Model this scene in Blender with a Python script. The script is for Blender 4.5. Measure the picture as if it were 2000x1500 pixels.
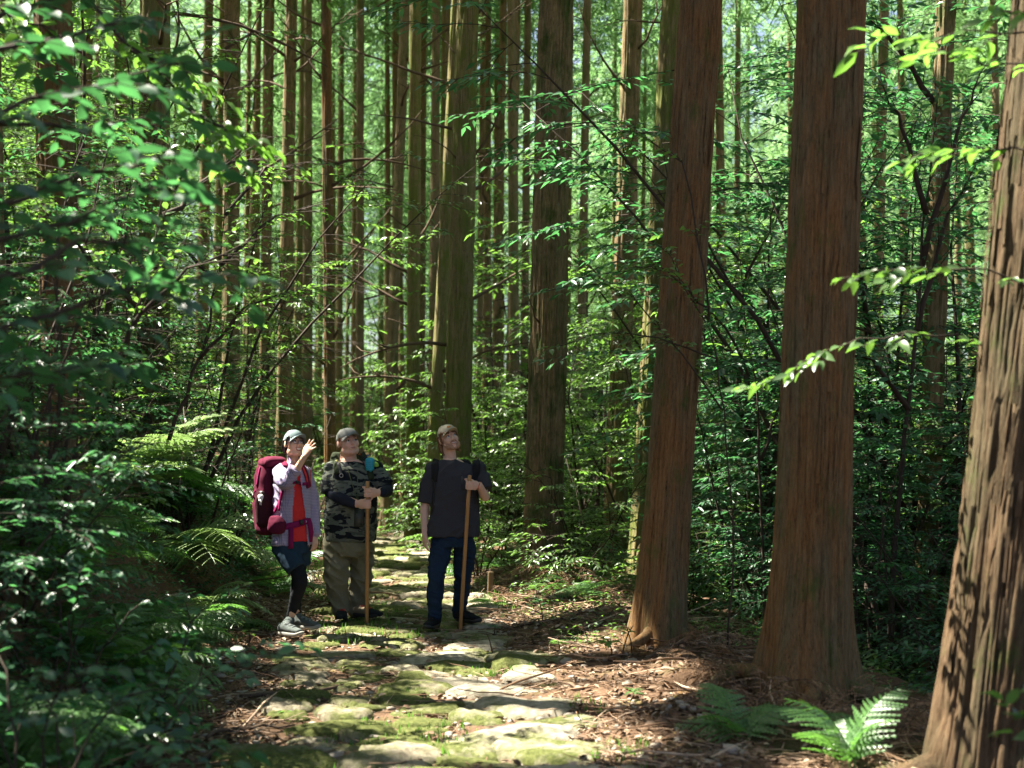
import bpy, bmesh, math, random
import numpy as np
from mathutils import Vector, Matrix, Euler
rng = np.random.default_rng(7)
random.seed(7)
sc = bpy.context.scene
for o in list(bpy.data.objects):
    bpy.data.objects.remove(o)
PI = math.pi

# ------------------------------------------------------------------ camera
FPX = 2600.0                       # focal length in pixels of the 2000-pixel-wide photograph
CAM = Vector((0, 0, 1.6))
PITCH = math.atan(120 / FPX)
cd = bpy.data.cameras.new('camera')
cd.sensor_width = 36
cd.lens = 36 * FPX / 2000
cd.clip_start = 0.05
cd.clip_end = 2000
cd.dof.use_dof = True
cd.dof.focus_distance = 11.5
cd.dof.aperture_fstop = 2.0
cam = bpy.data.objects.new('camera', cd)
cam.location = CAM
cam.rotation_euler = (PI / 2 + PITCH, 0, 0)
sc.collection.objects.link(cam)
sc.camera = cam

# ------------------------------------------------------------------ sky and sun
SUN_EL = math.radians(57)
SUN_PHI = math.radians(20)         # the sun stands to the left, a little beyond the hikers
SUN = np.array([-math.cos(SUN_EL) * math.cos(SUN_PHI), math.cos(SUN_EL) * math.sin(SUN_PHI), math.sin(SUN_EL)])
world = bpy.data.worlds.new('World')
sc.world = world
world.use_nodes = True
wn = world.node_tree.nodes
wn.clear()
sky = wn.new('ShaderNodeTexSky')
sky.sky_type = 'NISHITA'
sky.sun_disc = False
sky.sun_elevation = SUN_EL
sky.sun_rotation = math.atan2(SUN[0], SUN[1])
sky.air_density = 0.7
sky.dust_density = 4.0
sky.ozone_density = 0.4
bg = wn.new('ShaderNodeBackground')
bg.inputs['Strength'].default_value = 0.05
wo = wn.new('ShaderNodeOutputWorld')
world.node_tree.links.new(sky.outputs[0], bg.inputs['Color'])
world.node_tree.links.new(bg.outputs[0], wo.inputs['Surface'])
sd = bpy.data.lights.new('sun', 'SUN')
sd.energy = 5.0
sd.angle = math.radians(0.53)
sd.color = (1.0, 0.93, 0.80)
so = bpy.data.objects.new('sun', sd)
so.rotation_euler = Vector(SUN).to_track_quat('Z', 'Y').to_euler()
so.location = (-20, 10, 40)
sc.collection.objects.link(so)

vs = sc.view_settings
vs.view_transform = 'Standard'
vs.look = 'None'
vs.gamma = 1
vs.use_curve_mapping = False
vs.exposure = 2.8
cy = sc.cycles
cy.max_bounces = 7
cy.diffuse_bounces = 4
cy.glossy_bounces = 2
cy.transmission_bounces = 4
cy.transparent_max_bounces = 6
cy.volume_bounces = 0
cy.caustics_reflective = False
cy.caustics_refractive = False
cy.sample_clamp_indirect = 6
cy.use_denoising = True
# ------------------------------------------------------------------ helpers
C = sc.collection

def at(x, y, D):
    """The world point that pixel (x, y) of the 2000 x 1500 photograph shows at depth D."""
    cx, cyy = (x - 1000) / FPX, (750 - y) / FPX
    d = Vector((cx, math.cos(PITCH) - cyy * math.sin(PITCH), math.sin(PITCH) + cyy * math.cos(PITCH)))
    return CAM + d * (D / d.y)

def sm(a, b, x):
    t = np.clip((x - a) / (b - a), 0, 1)
    return t * t * (3 - 2 * t)

def _hash(ix, iy, iz, seed):
    h = (ix * 374761393 + iy * 668265263 + iz * 1440662683 + seed * 974634777) & 0xffffffff
    h = ((h ^ (h >> 13)) * 1274126177) & 0xffffffff
    return ((h ^ (h >> 16)) & 0xffff) / 65535.0

def vnoise(P, seed=0):
    """3-D value noise in 0..1 of points (N,3)."""
    P = np.asarray(P, float)
    I = np.floor(P).astype(np.int64)
    f = P - I
    f = f * f * (3 - 2 * f)
    out = 0
    for dx in (0, 1):
        for dy in (0, 1):
            for dz in (0, 1):
                w = (f[:, 0] if dx else 1 - f[:, 0]) * (f[:, 1] if dy else 1 - f[:, 1]) * (f[:, 2] if dz else 1 - f[:, 2])
                out = out + w * _hash(I[:, 0] + dx, I[:, 1] + dy, I[:, 2] + dz, seed)
    return out

def fbm(P, seed=0, n=3):
    s, a, t = 0, 1.0, 0
    for i in range(n):
        s = s + a * vnoise(np.asarray(P) * 2 ** i, seed + i)
        t += a
        a *= .5
    return s / t

def pnoise(th, z, k, cell, seed):
    """Value noise on a cylinder: k cells round, cell metres along."""
    a = (th / (2 * PI) * k) % k
    b = z / cell
    ia, ib = np.floor(a).astype(np.int64), np.floor(b).astype(np.int64)
    fa, fb = a - ia, b - ib
    fa, fb = fa * fa * (3 - 2 * fa), fb * fb * (3 - 2 * fb)
    g = lambda p, q: _hash(p % k, q, 0 * p, seed)
    return (g(ia, ib) * (1 - fa) + g(ia + 1, ib) * fa) * (1 - fb) + (g(ia, ib + 1) * (1 - fa) + g(ia + 1, ib + 1) * fa) * fb

def mesh_np(name, V, F, smooth=True, mats=(), midx=None):
    """A mesh from vertices (N,3) and a list of face arrays (M,k)."""
    V = np.asarray(V, np.float32)
    if not isinstance(F, (list, tuple)):
        F = [F]
    F = [np.asarray(f, np.int32) for f in F if len(f)]
    loops = np.concatenate([f.ravel() for f in F])
    tot = np.concatenate([np.full(len(f), f.shape[1], np.int32) for f in F])
    start = np.concatenate([[0], np.cumsum(tot)[:-1]]).astype(np.int32)
    me = bpy.data.meshes.new(name)
    me.vertices.add(len(V))
    me.vertices.foreach_set('co', V.ravel())
    me.loops.add(len(loops))
    me.loops.foreach_set('vertex_index', loops)
    me.polygons.add(len(tot))
    me.polygons.foreach_set('loop_start', start)
    me.polygons.foreach_set('loop_total', tot)
    if smooth:
        me.polygons.foreach_set('use_smooth', np.ones(len(tot), bool))
    for m in mats:
        me.materials.append(m)
    if midx is not None:
        me.polygons.foreach_set('material_index', np.asarray(midx, np.int32))
    me.update()
    me.validate()
    return me

def obj(name, me, parent=None, mat=None, M=None, kind=None, label=None):
    o = bpy.data.objects.new(name, me)
    C.objects.link(o)
    if mat is not None:
        if not me.materials:
            me.materials.append(mat)
        elif me.materials[0] != mat:
            o.material_slots[0].link = 'OBJECT'
            o.material_slots[0].material = mat
    if parent is not None:
        o.parent = parent
    if M is not None:
        o.matrix_local = M
    if kind:
        o['kind'] = kind
    if label:
        o['label'] = label
    return o

def tag(o, label, cat, group=None):
    o['label'] = label
    o['category'] = cat
    if group:
        o['group'] = group
    return o

def thing(name, label, cat, loc=(0, 0, 0), rot=(0, 0, 0), scale=1.0, group=None):
    o = bpy.data.objects.new(name, None)
    o.empty_display_size = .1
    C.objects.link(o)
    o.location = loc
    o.rotation_euler = rot
    o.scale = (scale,) * 3
    return tag(o, label, cat, group)

def copy_tree(o, parent=None):
    c = o.copy()
    C.objects.link(c)
    if parent is not None:
        c.parent = parent
    for ch in list(o.children):
        copy_tree(ch, c)
    return c

def place(tv, tf, T, R, S):
    """Copies of a template (verts tv, faces tf list) at T with rotations R (N,3,3) and scales S."""
    N, m = len(T), len(tv)
    V = np.einsum('nij,mj->nmi', R, tv) * np.asarray(S).reshape(-1, 1, 1) + np.asarray(T)[:, None, :]
    off = (np.arange(N) * m)[:, None, None]
    return V.reshape(-1, 3), [(np.asarray(f)[None] + off).reshape(-1, np.asarray(f).shape[1]) for f in tf]

def merge(parts):
    """Join several (V, [F..]) into one."""
    Vs, F3, F4, n = [], [], [], 0
    for V, Fs in parts:
        if len(V) == 0:
            continue
        for f in Fs:
            f = np.asarray(f)
            if len(f) == 0:
                continue
            (F3 if f.shape[1] == 3 else F4).append(f + n)
        Vs.append(V)
        n += len(V)
    out = []
    if F3: out.append(np.concatenate(F3))
    if F4: out.append(np.concatenate(F4))
    return np.concatenate(Vs), out

def tube(P, r, n=6, cap=True, up=None):
    """A tube through points P with radii r: numbers or (a, b) pairs."""
    P = np.asarray(P, float)
    m = len(P)
    r = [(q, q) if np.isscalar(q) else tuple(q) for q in (r if hasattr(r, '__len__') else [r] * m)]
    T = np.gradient(P, axis=0)
    T /= np.linalg.norm(T, axis=1)[:, None] + 1e-9
    u = np.array(up if up is not None else ((1, 0, 0) if abs(T[0][0]) < .8 else (0, 1, 0)), float)
    V = []
    a = np.arange(n) * 2 * PI / n
    for i in range(m):
        x = u - T[i] * np.dot(u, T[i])
        x /= np.linalg.norm(x) + 1e-9
        y = np.cross(T[i], x)
        if up is None:
            u = x
        V.append(P[i] + np.outer(np.cos(a) * r[i][0], x) + np.outer(np.sin(a) * r[i][1], y))
    V = np.concatenate(V)
    k = np.arange(n)
    F = np.concatenate([np.stack([i * n + k, i * n + (k + 1) % n, (i + 1) * n + (k + 1) % n, (i + 1) * n + k], 1) for i in range(m - 1)])
    out = [F]
    if cap:
        V = np.concatenate([V, [P[0], P[-1]]])
        c0, c1 = len(V) - 2, len(V) - 1
        e = (m - 1) * n
        out.append(np.concatenate([np.stack([(k + 1) % n, k, 0 * k + c0], 1), np.stack([e + k, e + (k + 1) % n, 0 * k + c1], 1)]))
    return V, out

def basis(y, up):
    """Rotations whose Y axis is y and whose Z axis is near up, for arrays (N,3)."""
    y = y / (np.linalg.norm(y, axis=1)[:, None] + 1e-9)
    x = np.cross(y, up)
    x /= np.linalg.norm(x, axis=1)[:, None] + 1e-9
    z = np.cross(x, y)
    return np.stack([x, y, z], 2)

# ------------------------------------------------------------------ materials
def new_mat(name):
    m = bpy.data.materials.new(name)
    m.use_nodes = True
    m.node_tree.nodes.clear()
    return m, m.node_tree.nodes, m.node_tree.links

def nd(nodes, t, **kw):
    n = nodes.new(t)
    for k, v in kw.items():
        if k in n.inputs:
            n.inputs[k].default_value = v
        else:
            setattr(n, k, v)
    return n

def ramp(nodes, links, fac, stops):
    r = nodes.new('ShaderNodeValToRGB')
    e = r.color_ramp.elements
    while len(e) < len(stops):
        e.new(.5)
    for q, (p, c) in zip(e, stops):
        q.position = p
        q.color = (*c, 1) if len(c) == 3 else c
    links.new(fac, r.inputs[0])
    return r.outputs[0]

def mixc(nodes, links, fac, a, b, blend='MIX'):
    m = nodes.new('ShaderNodeMix')
    m.data_type = 'RGBA'
    m.blend_type = blend
    for s, v in ((m.inputs[0], fac), (m.inputs[6], a), (m.inputs[7], b)):
        if isinstance(v, bpy.types.NodeSocket):
            links.new(v, s)
        elif isinstance(v, (int, float)):
            s.default_value = v
        else:
            s.default_value = (*v, 1)
    return m.outputs[2]

def noise(nodes, links, vec, scale, detail=4, rough=.6, dist=0.0):
    n = nodes.new('ShaderNodeTexNoise')
    n.inputs['Scale'].default_value = scale
    n.inputs['Detail'].default_value = detail
    n.inputs['Roughness'].default_value = rough
    n.inputs['Distortion'].default_value = dist
    if vec is not None:
        links.new(vec, n.inputs['Vector'])
    return n.outputs[0]

def mapping(nodes, links, scale, src='Object'):
    tc = nodes.new('ShaderNodeTexCoord')
    mp = nodes.new('ShaderNodeMapping')
    mp.inputs['Scale'].default_value = scale
    links.new(tc.outputs[src], mp.inputs[0])
    return mp.outputs[0]

def finish(nodes, links, color, rough=.8, bump=None, bstr=.3, bdist=.01, spec=.3, extra=None):
    p = nodes.new('ShaderNodeBsdfPrincipled')
    p.inputs['Roughness'].default_value = rough
    p.inputs['Specular IOR Level'].default_value = spec
    if isinstance(color, bpy.types.NodeSocket):
        links.new(color, p.inputs['Base Color'])
    else:
        p.inputs['Base Color'].default_value = (*color, 1)
    if bump is not None:
        b = nodes.new('ShaderNodeBump')
        b.inputs['Strength'].default_value = bstr
        b.inputs['Distance'].default_value = bdist
        links.new(bump, b.inputs['Height'])
        links.new(b.outputs[0], p.inputs['Normal'])
    out = nodes.new('ShaderNodeOutputMaterial')
    if extra is not None:
        links.new(extra(p.outputs[0]), out.inputs[0])
    else:
        links.new(p.outputs[0], out.inputs[0])
    return p

def bark_mat(name, dark, mid, light, moss=0.0, mosscol=(.045, .07, .015)):
    m, n, l = new_mat(name)
    v = mapping(n, l, (1, 1, .07))
    a = mixc(n, l, .42, noise(n, l, v, 62, 6, .72, .5), noise(n, l, mapping(n, l, (1, 1, .28)), 75, 5, .75, .8))
    b = noise(n, l, mapping(n, l, (1, 1, .35)), 3.0, 4, .6)
    c1 = ramp(n, l, a, [(.36, dark), (.46, mid), (.66, light)])
    g_ = sum(mid) / 3
    c2 = ramp(n, l, a, [(.36, tuple(x * .8 for x in dark)), (.46, (g_ * 1.22, g_ * .95, g_ * .50)), (.66, (g_ * 2.15, g_ * 1.7, g_ * 1.0))])
    kb = ramp(n, l, noise(n, l, mapping(n, l, (1, 1, .22)), 4.2, 6, .7), [(.40, (0, 0, 0)), (.60, (1, 1, 1))])
    col = mixc(n, l, kb, c1, c2)
    if moss:
        q = noise(n, l, mapping(n, l, (1, 1, .5)), 5.5, 6, .7)
        k = ramp(n, l, q, [(.62 - .3 * moss, (0, 0, 0)), (.80 - .3 * moss, (1, 1, 1))])
        g = mixc(n, l, a, tuple(x * .6 for x in mosscol), tuple(x * 1.5 for x in mosscol))
        col = mixc(n, l, k, col, g)
    finish(n, l, col, .9, a, .9, .016, .15)
    return m

def leaf_mat(name, col, trans, rough=.38, spec=.5, var=.5, tmix=.4):
    m, n, l = new_mat(name)
    g = n.new('ShaderNodeNewGeometry')
    oi = n.new('ShaderNodeObjectInfo')
    rnd = n.new('ShaderNodeMath'); rnd.operation = 'ADD'
    l.new(g.outputs['Random Per Island'], rnd.inputs[0])
    l.new(oi.outputs['Random'], rnd.inputs[1])
    fr = n.new('ShaderNodeMath'); fr.operation = 'FRACT'
    l.new(rnd.outputs[0], fr.inputs[0])
    lo = tuple(c * (1 - var) for c in col)
    hi = (col[0] * (1 + var * 1.5), col[1] * (1 + var), col[2] * (1 + var * .6))
    c = mixc(n, l, fr.outputs[0], lo, hi)
    t = mixc(n, l, fr.outputs[0], tuple(x * (1 - var * .6) for x in trans), tuple(x * (1 + var * .5) for x in trans))
    tr = n.new('ShaderNodeBsdfTranslucent')
    l.new(t, tr.inputs[0])
    def ex(s):
        mx = n.new('ShaderNodeMixShader')
        mx.inputs[0].default_value = tmix
        l.new(s, mx.inputs[1]); l.new(tr.outputs[0], mx.inputs[2])
        return mx.outputs[0]
    finish(n, l, c, rough, None, spec=spec, extra=ex)
    return m

def plain_mat(name, col, rough=.7, spec=.3, nscale=0, var=.25, bstr=.2, bdist=.003):
    m, n, l = new_mat(name)
    if nscale:
        v = mapping(n, l, (1, 1, 1))
        a = noise(n, l, v, nscale, 5, .6)
        c = mixc(n, l, a, tuple(x * (1 - var) for x in col), tuple(x * (1 + var) for x in col))
        finish(n, l, c, rough, a, bstr, bdist, spec)
    else:
        finish(n, l, col, rough, None, spec=spec)
    return m

M_BARK = {
    'red': bark_mat('bark_red', (.036, .020, .009), (.145, .074, .028), (.25, .142, .060), .25),
    'brown': bark_mat('bark_brown', (.06, .04, .02), (.19, .125, .060), (.31, .22, .125), .5),
    'moss': bark_mat('bark_moss', (.055, .045, .02), (.175, .142, .064), (.29, .24, .125), .68, (.115, .135, .032)),
    'grey': bark_mat('bark_grey', (.06, .045, .028), (.175, .13, .075), (.29, .23, .14), .5, (.085, .10, .03)),
}
M_BARK['edge'] = bark_mat('bark_edge', (.020, .013, .007), (.075, .045, .023), (.155, .104, .06), .2)
M_DEAD = plain_mat('dead_wood', (.10, .072, .05), .9, .1, 30, .4)
M_STEM = plain_mat('stem_bark', (.045, .033, .024), .85, .2, 30, .4)
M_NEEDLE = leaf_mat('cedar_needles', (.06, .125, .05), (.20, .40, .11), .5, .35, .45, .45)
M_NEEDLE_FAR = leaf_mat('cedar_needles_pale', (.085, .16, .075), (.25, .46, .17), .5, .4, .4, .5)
M_LEAF = leaf_mat('broad_leaf', (.055, .115, .045), (.20, .42, .06), .33, .55, .5, .36)
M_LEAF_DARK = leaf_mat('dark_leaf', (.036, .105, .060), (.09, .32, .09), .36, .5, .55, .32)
M_LEAF_YEL = leaf_mat('yellow_green_leaf', (.07, .155, .035), (.21, .47, .06), .38, .5, .35, .45)  # yellower green than the broad leaf, for some branches, bushes, weeds and grass
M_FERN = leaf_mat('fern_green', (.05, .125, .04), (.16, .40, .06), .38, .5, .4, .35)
M_FERN_SUNLIT = leaf_mat('fern_sun_lightened', (.16, .25, .11), (.34, .55, .15), .3, .6, .35, .3)  # fern green lightened, the colour standing in for direct sun on these fronds
M_FERN_DRY = leaf_mat('fern_dry', (.15, .108, .075), (.20, .13, .075), .9, .1, .5, .2)
# ------------------------------------------------------------------ the ground
def xc(y):
    y = np.asarray(y, float)
    return .15 - .107 * np.minimum(y, 45) - .02 * np.clip(y - 24, 0, 21) ** 2 / 2

def hgt(x, y):
    x = np.asarray(x, float); y = np.asarray(y, float)
    u = x - xc(y)
    h = 1.40 * sm(1.15, 2.8, -u) + .26 * np.clip(-u - 2.5, 0, 45)
    h = h + .17 * np.exp(-((u - 1.9) / .75) ** 2) * sm(2, 8, y)
    d = np.clip(u - 3.1, 0, 40)
    h = h - .42 * np.where(d < 8, d, 8 - .3 * (d - 8)) * sm(0, 1.2, d)
    h = h + .045 * np.clip(y - 34, 0, 200)
    P = np.stack([x.ravel(), y.ravel(), 0 * x.ravel()], 1)
    b = (fbm(P * 1.1, 3) - .5) * .16 + (fbm(P * 5, 9, 2) - .5) * .045
    b = b + (fbm(P * 2.3, 31) - .5) * .24 * sm(.95, 1.7, u).ravel()
    k = .4 + .6 * sm(.7, 1.6, np.abs(u)).ravel()
    return h + (b * k).reshape(x.shape)

def hz(x, y):
    return float(hgt(np.array([x]), np.array([y]))[0])

def grid_mesh(name, X, Y, Z):
    ny, nx = X.shape
    i = np.arange(nx * ny).reshape(ny, nx)
    F = np.stack([i[:-1, :-1], i[:-1, 1:], i[1:, 1:], i[1:, :-1]], -1).reshape(-1, 4)
    return mesh_np(name, np.stack([X.ravel(), Y.ravel(), Z.ravel()], 1), [F])

def litter_color(n, l, v):
    a = noise(n, l, v, 2.2, 6, .65)
    b = noise(n, l, v, 38, 4, .7)
    c = noise(n, l, v, 9, 5, .7)
    base = ramp(n, l, b, [(.3, (.03, .02, .013)), (.5, (.098, .062, .038)), (.7, (.22, .15, .10))])
    warm = mixc(n, l, a, base, (.125, .075, .046))
    return warm, b, c

m_ground, n, l = new_mat('forest_floor')
v = mapping(n, l, (1, 1, 1))
w, b, c = litter_color(n, l, v)
k = ramp(n, l, noise(n, l, v, 1.3, 5, .7), [(.5, (0, 0, 0)), (.66, (1, 1, 1))])
col = mixc(n, l, k, w, mixc(n, l, c, (.02, .035, .012), (.07, .09, .025)))
finish(n, l, col, .95, b, .9, .02, .1)

m_path, n, l = new_mat('mossy_path_earth')
v = mapping(n, l, (1, 1, 1))
w, b, c = litter_color(n, l, v)
k = ramp(n, l, noise(n, l, v, 2.0, 6, .72), [(.53, (0, 0, 0)), (.64, (1, 1, 1))])
sx = n.new('ShaderNodeSeparateXYZ'); l.new(v, sx.inputs[0])          # moss keeps to the trodden stones, bare earth at the left edge
uu = n.new('ShaderNodeMath'); uu.operation = 'MULTIPLY_ADD'; l.new(sx.outputs[1], uu.inputs[0]); uu.inputs[1].default_value = .107; l.new(sx.outputs[0], uu.inputs[2])
mr = n.new('ShaderNodeMapRange'); l.new(uu.outputs[0], mr.inputs[0]); mr.inputs[1].default_value = -.55; mr.inputs[2].default_value = -.15
k = mixc(n, l, mr.outputs[0], (0, 0, 0), k)
col = mixc(n, l, k, w, mixc(n, l, c, (.034, .044, .013), (.10, .108, .034)))
finish(n, l, col, .95, b, .9, .02, .1)

gx = np.concatenate([np.linspace(-90, -8, 38), np.linspace(-7.5, -4, 22), np.linspace(-3.9, 3.4, 130), np.linspace(3.5, 9, 34), np.linspace(10, 90, 36)])
gy = np.concatenate([np.linspace(-40, 2, 20), np.linspace(2.5, 18, 210), np.linspace(18.3, 34, 60), np.linspace(35.5, 180, 60)])
X, Y = np.meshgrid(gx, gy)
ground = obj('ground', grid_mesh('ground', X, Y, hgt(X, Y)), None, m_ground, kind='structure')

px = np.linspace(-1.35, 1.12, 86)
py = np.linspace(3.2, 34, 400)
U, Y = np.meshgrid(px, py)
jit = (vnoise(np.stack([Y.ravel() * 1.6, 0 * Y.ravel(), (U.ravel() > 0) * 9.], 1), 5).reshape(U.shape) - .5) * .35
Xp = U * (1 + jit * np.abs(U)) * np.where(Y > 16, np.maximum(.62, 1 - (Y - 16) * .04), 1) + xc(Y)
path = obj('path', grid_mesh('path', Xp, Y, hgt(Xp, Y) + .006), None, m_path, kind='structure')

# ---- paving stones: each an object of its own, child of the path
def stone_mat(name, dk, md, lt, m0, m1):
    m, n, l = new_mat(name)
    tc = n.new('ShaderNodeTexCoord')
    gm = n.new('ShaderNodeNewGeometry')
    oi = n.new('ShaderNodeObjectInfo')
    v = gm.outputs['Position']
    a = noise(n, l, v, 14, 6, .7)
    rock = ramp(n, l, a, [(.3, dk), (.5, md), (.7, lt)])
    q = noise(n, l, v, 3.4, 7, .72)
    ad = n.new('ShaderNodeMath'); ad.operation = 'MULTIPLY_ADD'
    l.new(oi.outputs['Random'], ad.inputs[0]); ad.inputs[1].default_value = .34; l.new(q, ad.inputs[2])
    k = ramp(n, l, ad.outputs[0], [(m0, (0, 0, 0)), (m1, (1, 1, 1))])
    mossc = ramp(n, l, noise(n, l, v, 40, 4, .7), [(.3, (.04, .05, .014)), (.55, (.10, .114, .034)), (.75, (.175, .185, .075))])
    col = mixc(n, l, k, rock, mossc)
    finish(n, l, col, .93, noise(n, l, v, 30, 6, .78), .9, .022, .12)
    return m
m_stone = stone_mat('mossy_stone', (.10, .085, .06), (.235, .205, .145), (.39, .345, .26), .49, .68)
m_pale = stone_mat('bare_stone_sun_lightened', (.15, .13, .095), (.32, .285, .215), (.47, .425, .33), .60, .80)      # bare pale stone at the right edge, colour lightened to strengthen the sun patch

def stone_mesh(seed, N=16):
    r = np.random.default_rng(seed)
    a = np.sort(np.arange(N) * 2 * PI / N + r.uniform(-.09, .09, N))
    e = r.uniform(2.4, 4.2)
    base = (np.abs(np.cos(a)) ** e + np.abs(np.sin(a)) ** e) ** (-1 / e)
    lob = 1 + .15 * np.cos(2 * a + r.uniform(0, 6)) + .15 * np.cos(3 * a + r.uniform(0, 6)) + r.uniform(-.10, .10, N)
    rad = base * lob
    V = [[0, 0, 1]]
    tilt = r.uniform(-.30, .30, 2)
    for f, z in ((.35, 1.0), (.66, .95), (.88, .74), (1.0, .28), (1.03, -.6)):
        x, y = rad * f * np.cos(a), rad * f * np.sin(a)
        zz = z + (r.uniform(-.22, .22, N) if z > .3 else r.uniform(-.06, .06, N)) + (tilt[0] * x + tilt[1] * y) * (z > 0) * 1.4
        V += list(np.stack([x, y, zz], 1))
    V = np.array(V)
    k = np.arange(N)
    F3 = np.stack([0 * k, 1 + k, 1 + (k + 1) % N], 1)
    F4 = np.concatenate([np.stack([1 + i * N + k, 1 + (i + 1) * N + k, 1 + (i + 1) * N + (k + 1) % N, 1 + i * N + (k + 1) % N], 1) for i in range(4)])
    return mesh_np('stone', V, [F3, F4], mats=[m_stone])

stones_m = [stone_mesh(100 + i) for i in range(22)]
acc = []
feet = [(at(838, 1228, 11.3).x, 11.3), (at(903, 1212, 11.75).x, 11.75), (at(665, 1212, 12.0).x, 12.0), (at(702, 1208, 12.2).x, 12.2), (at(560, 1240, 11.1).x, 11.1), (at(588, 1225, 11.4).x, 11.4)]
def try_stone(x, y, a, b, up):
    for (x2, y2, a2, b2) in acc:
        if ((x - x2) / (a + a2)) ** 2 + ((y - y2) / (b + b2)) ** 2 < .74:
            return False
    acc.append((x, y, a, b))
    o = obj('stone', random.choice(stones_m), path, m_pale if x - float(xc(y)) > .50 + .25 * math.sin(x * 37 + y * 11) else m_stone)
    low = any(abs(x - fx) < a + .14 and abs(y - fy) < b + .2 for fx, fy in feet)
    t = .028 if low else up
    o.location = (x, y, hz(x, y) + (.0 if low else random.uniform(-.006, .014)))
    o.scale = (a, b, t)
    o.rotation_euler = (0, 0, random.choice((0, PI)) + random.uniform(-.22, .22))
    return True
# large edge stones in front, to their places in the photograph
for (sx, sy, w_, d_, up) in ((770, 1478, .26, .18, .06), (545, 1492, .30, .2, .075), (930, 1490, .30, .15, .04), (1085, 1478, .32, .2, .06), 
                             (1000, 1440, .34, .16, .06), (840, 1290, .40, .20, .045), (950, 1290, .32, .26, .05), (1040, 1305, .26, .3, .06), (980, 1352, .33, .2, .045),
                             (1035, 1390, .3, .24, .05), (800, 1352, .24, .2, .05), (690, 1420, .3, .2, .04), (850, 1425, .4, .2, .035), (735, 1350, .26, .17, .05)):
    D = 1.6 * FPX / (sy - 870)
    try_stone((sx - 1000) / FPX * D, D, w_, d_, up)
tries = 0
while len(acc) < 298 and tries < 12000:
    tries += 1
    y = 6.2 + 21 * random.random() ** 1.5
    u = random.uniform(-.66, .95) * (1 if y < 16 else max(.6, 1 - (y - 16) * .04))
    s = random.uniform(.65, 1.25) * (1 + .35 * (u > .2)) * (.72 + .45 * random.random() * (tries < 2500))
    try_stone(float(xc(y)) + u, y, .185 * s, .135 * s, random.uniform(.022, .05))
# ------------------------------------------------------------------ sun gaps: places the photograph shows lit, kept clear along the way to the sun
GAPS = []
def gap(x, y, D, r):
    GAPS.append((np.array(at(x, y, D)), r * (1.4 if y > 1040 and 440 < x < 1110 else 1.1)))
for a in ((1040, 1318, 9.1, .33), (1120, 1330, 8.9, .30), (1210, 1295, 9.7, .28), (1290, 1345, 8.6, .25), (1130, 1420, 7.5, .26), (1180, 1470, 6.9, .3),
          (960, 1420, 7.6, .25), (850, 1408, 7.7, .22), (700, 1385, 8.0, .22), (600, 1400, 7.8, .2), (520, 1400, 7.8, .2), (900, 1330, 9.0, .25), (820, 1475, 6.9, .2), (1010, 1480, 6.9, .2),
          (470, 1272, 10.3, .24), (560, 1275, 10.2, .2), (620, 1205, 12.4, .25), (690, 1230, 11.6, .2), (790, 1215, 12.0, .25), (760, 1140, 15.4, .5), (765, 1085, 19.3, .7), (760, 1055, 22.5, .9),
          (620, 1120, 16.6, .5), (980, 1190, 13, .35), (1060, 1215, 12, .35), (925, 1180, 13.5, .3),
          (430, 920, 11.3, .50), (480, 960, 11.3, .55), (400, 890, 11.4, .45), (470, 1050, 11, .45), (500, 1010, 11.2, .5), (430, 1000, 11.2, .5), (500, 1150, 11, .3), (440, 1090, 10.8, .25),
          (2020, 60, 5.85, .30), (2005, 160, 5.85, .30), (1995, 260, 5.85, .30), (1985, 360, 5.85, .30), (1975, 460, 5.85, .30), (1965, 560, 5.85, .30), (1955, 660, 5.85, .30), (1945, 760, 5.85, .30), (1935, 860, 5.85, .30), (1920, 960, 5.85, .30), (1910, 1040, 5.85, .30),
          (1820, 300, 5.6, .28), (1790, 80, 5.6, .25), (1560, 730, 6.4, .3), (1650, 540, 5.6, .2), (1450, 760, 6.4, .2),
          (420, 260, 6.5, .3), (340, 180, 6.5, .3), (470, 310, 6.5, .28), (390, 420, 4.6, .15), (120, 230, 5, .18), (60, 90, 6, .3), (300, 520, 4.6, .12), (190, 450, 4.5, .1),
          (500, 280, 9, .4), (620, 400, 13, .6), (560, 330, 14, .6), (330, 850, 11, .3), (360, 830, 11.9, .3), (700, 120, 24, 1.0), (540, 922, 11.0, .12), (566, 846, 11.1, .10), (671, 838, 12.1, .11), (868, 832, 11.45, .11), (925, 905, 11.4, .07), (640, 920, 12.1, .08), (1180, 1272, 10, .3),
          (1100, 480, 12, .3), (1240, 520, 12, .35), (1180, 640, 13, .4), (1060, 680, 14, .35), (1650, 1390, 6.3, .22), (1560, 1440, 6.3, .15)):
    gap(*a)
rg = np.random.default_rng(17)
N_MAIN = len(GAPS)
SHADED = [np.array(at(x, y, D)) for x, y, D in [(a + (b - a) * k / 7, c + (d - c) * k / 7, D) for a, c, b, d, D in
          ((1087, 0, 1060, 1100, 14.6), (1370, 0, 1292, 1190, 9.8), (1625, 0, 1580, 1300, 8.1), (1314, 0, 1296, 400, 15.6), (914, 0, 890, 1000, 17.5), (880, 840, 880, 1200, 11.4), (684, 850, 684, 1200, 12.1)) for k in range(8)]]
def lone_gap(P, r):
    """A chance gap, unless its beam would fall on the trunks and people that stand in shade."""
    for S in SHADED:
        d = S - P
        if np.linalg.norm(d - (d @ SUN) * SUN) < r + .32:
            return
    GAPS.append((P, r))
for i in range(210):                       # light falling at random into the thicket and the wood behind
    y_ = rg.uniform(12, 27); u_ = rg.uniform(2.2, 11)
    lone_gap(np.array((float(xc(y_)) + u_, y_, rg.uniform(-.8, 4.5))), rg.uniform(.3, .75))
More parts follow.
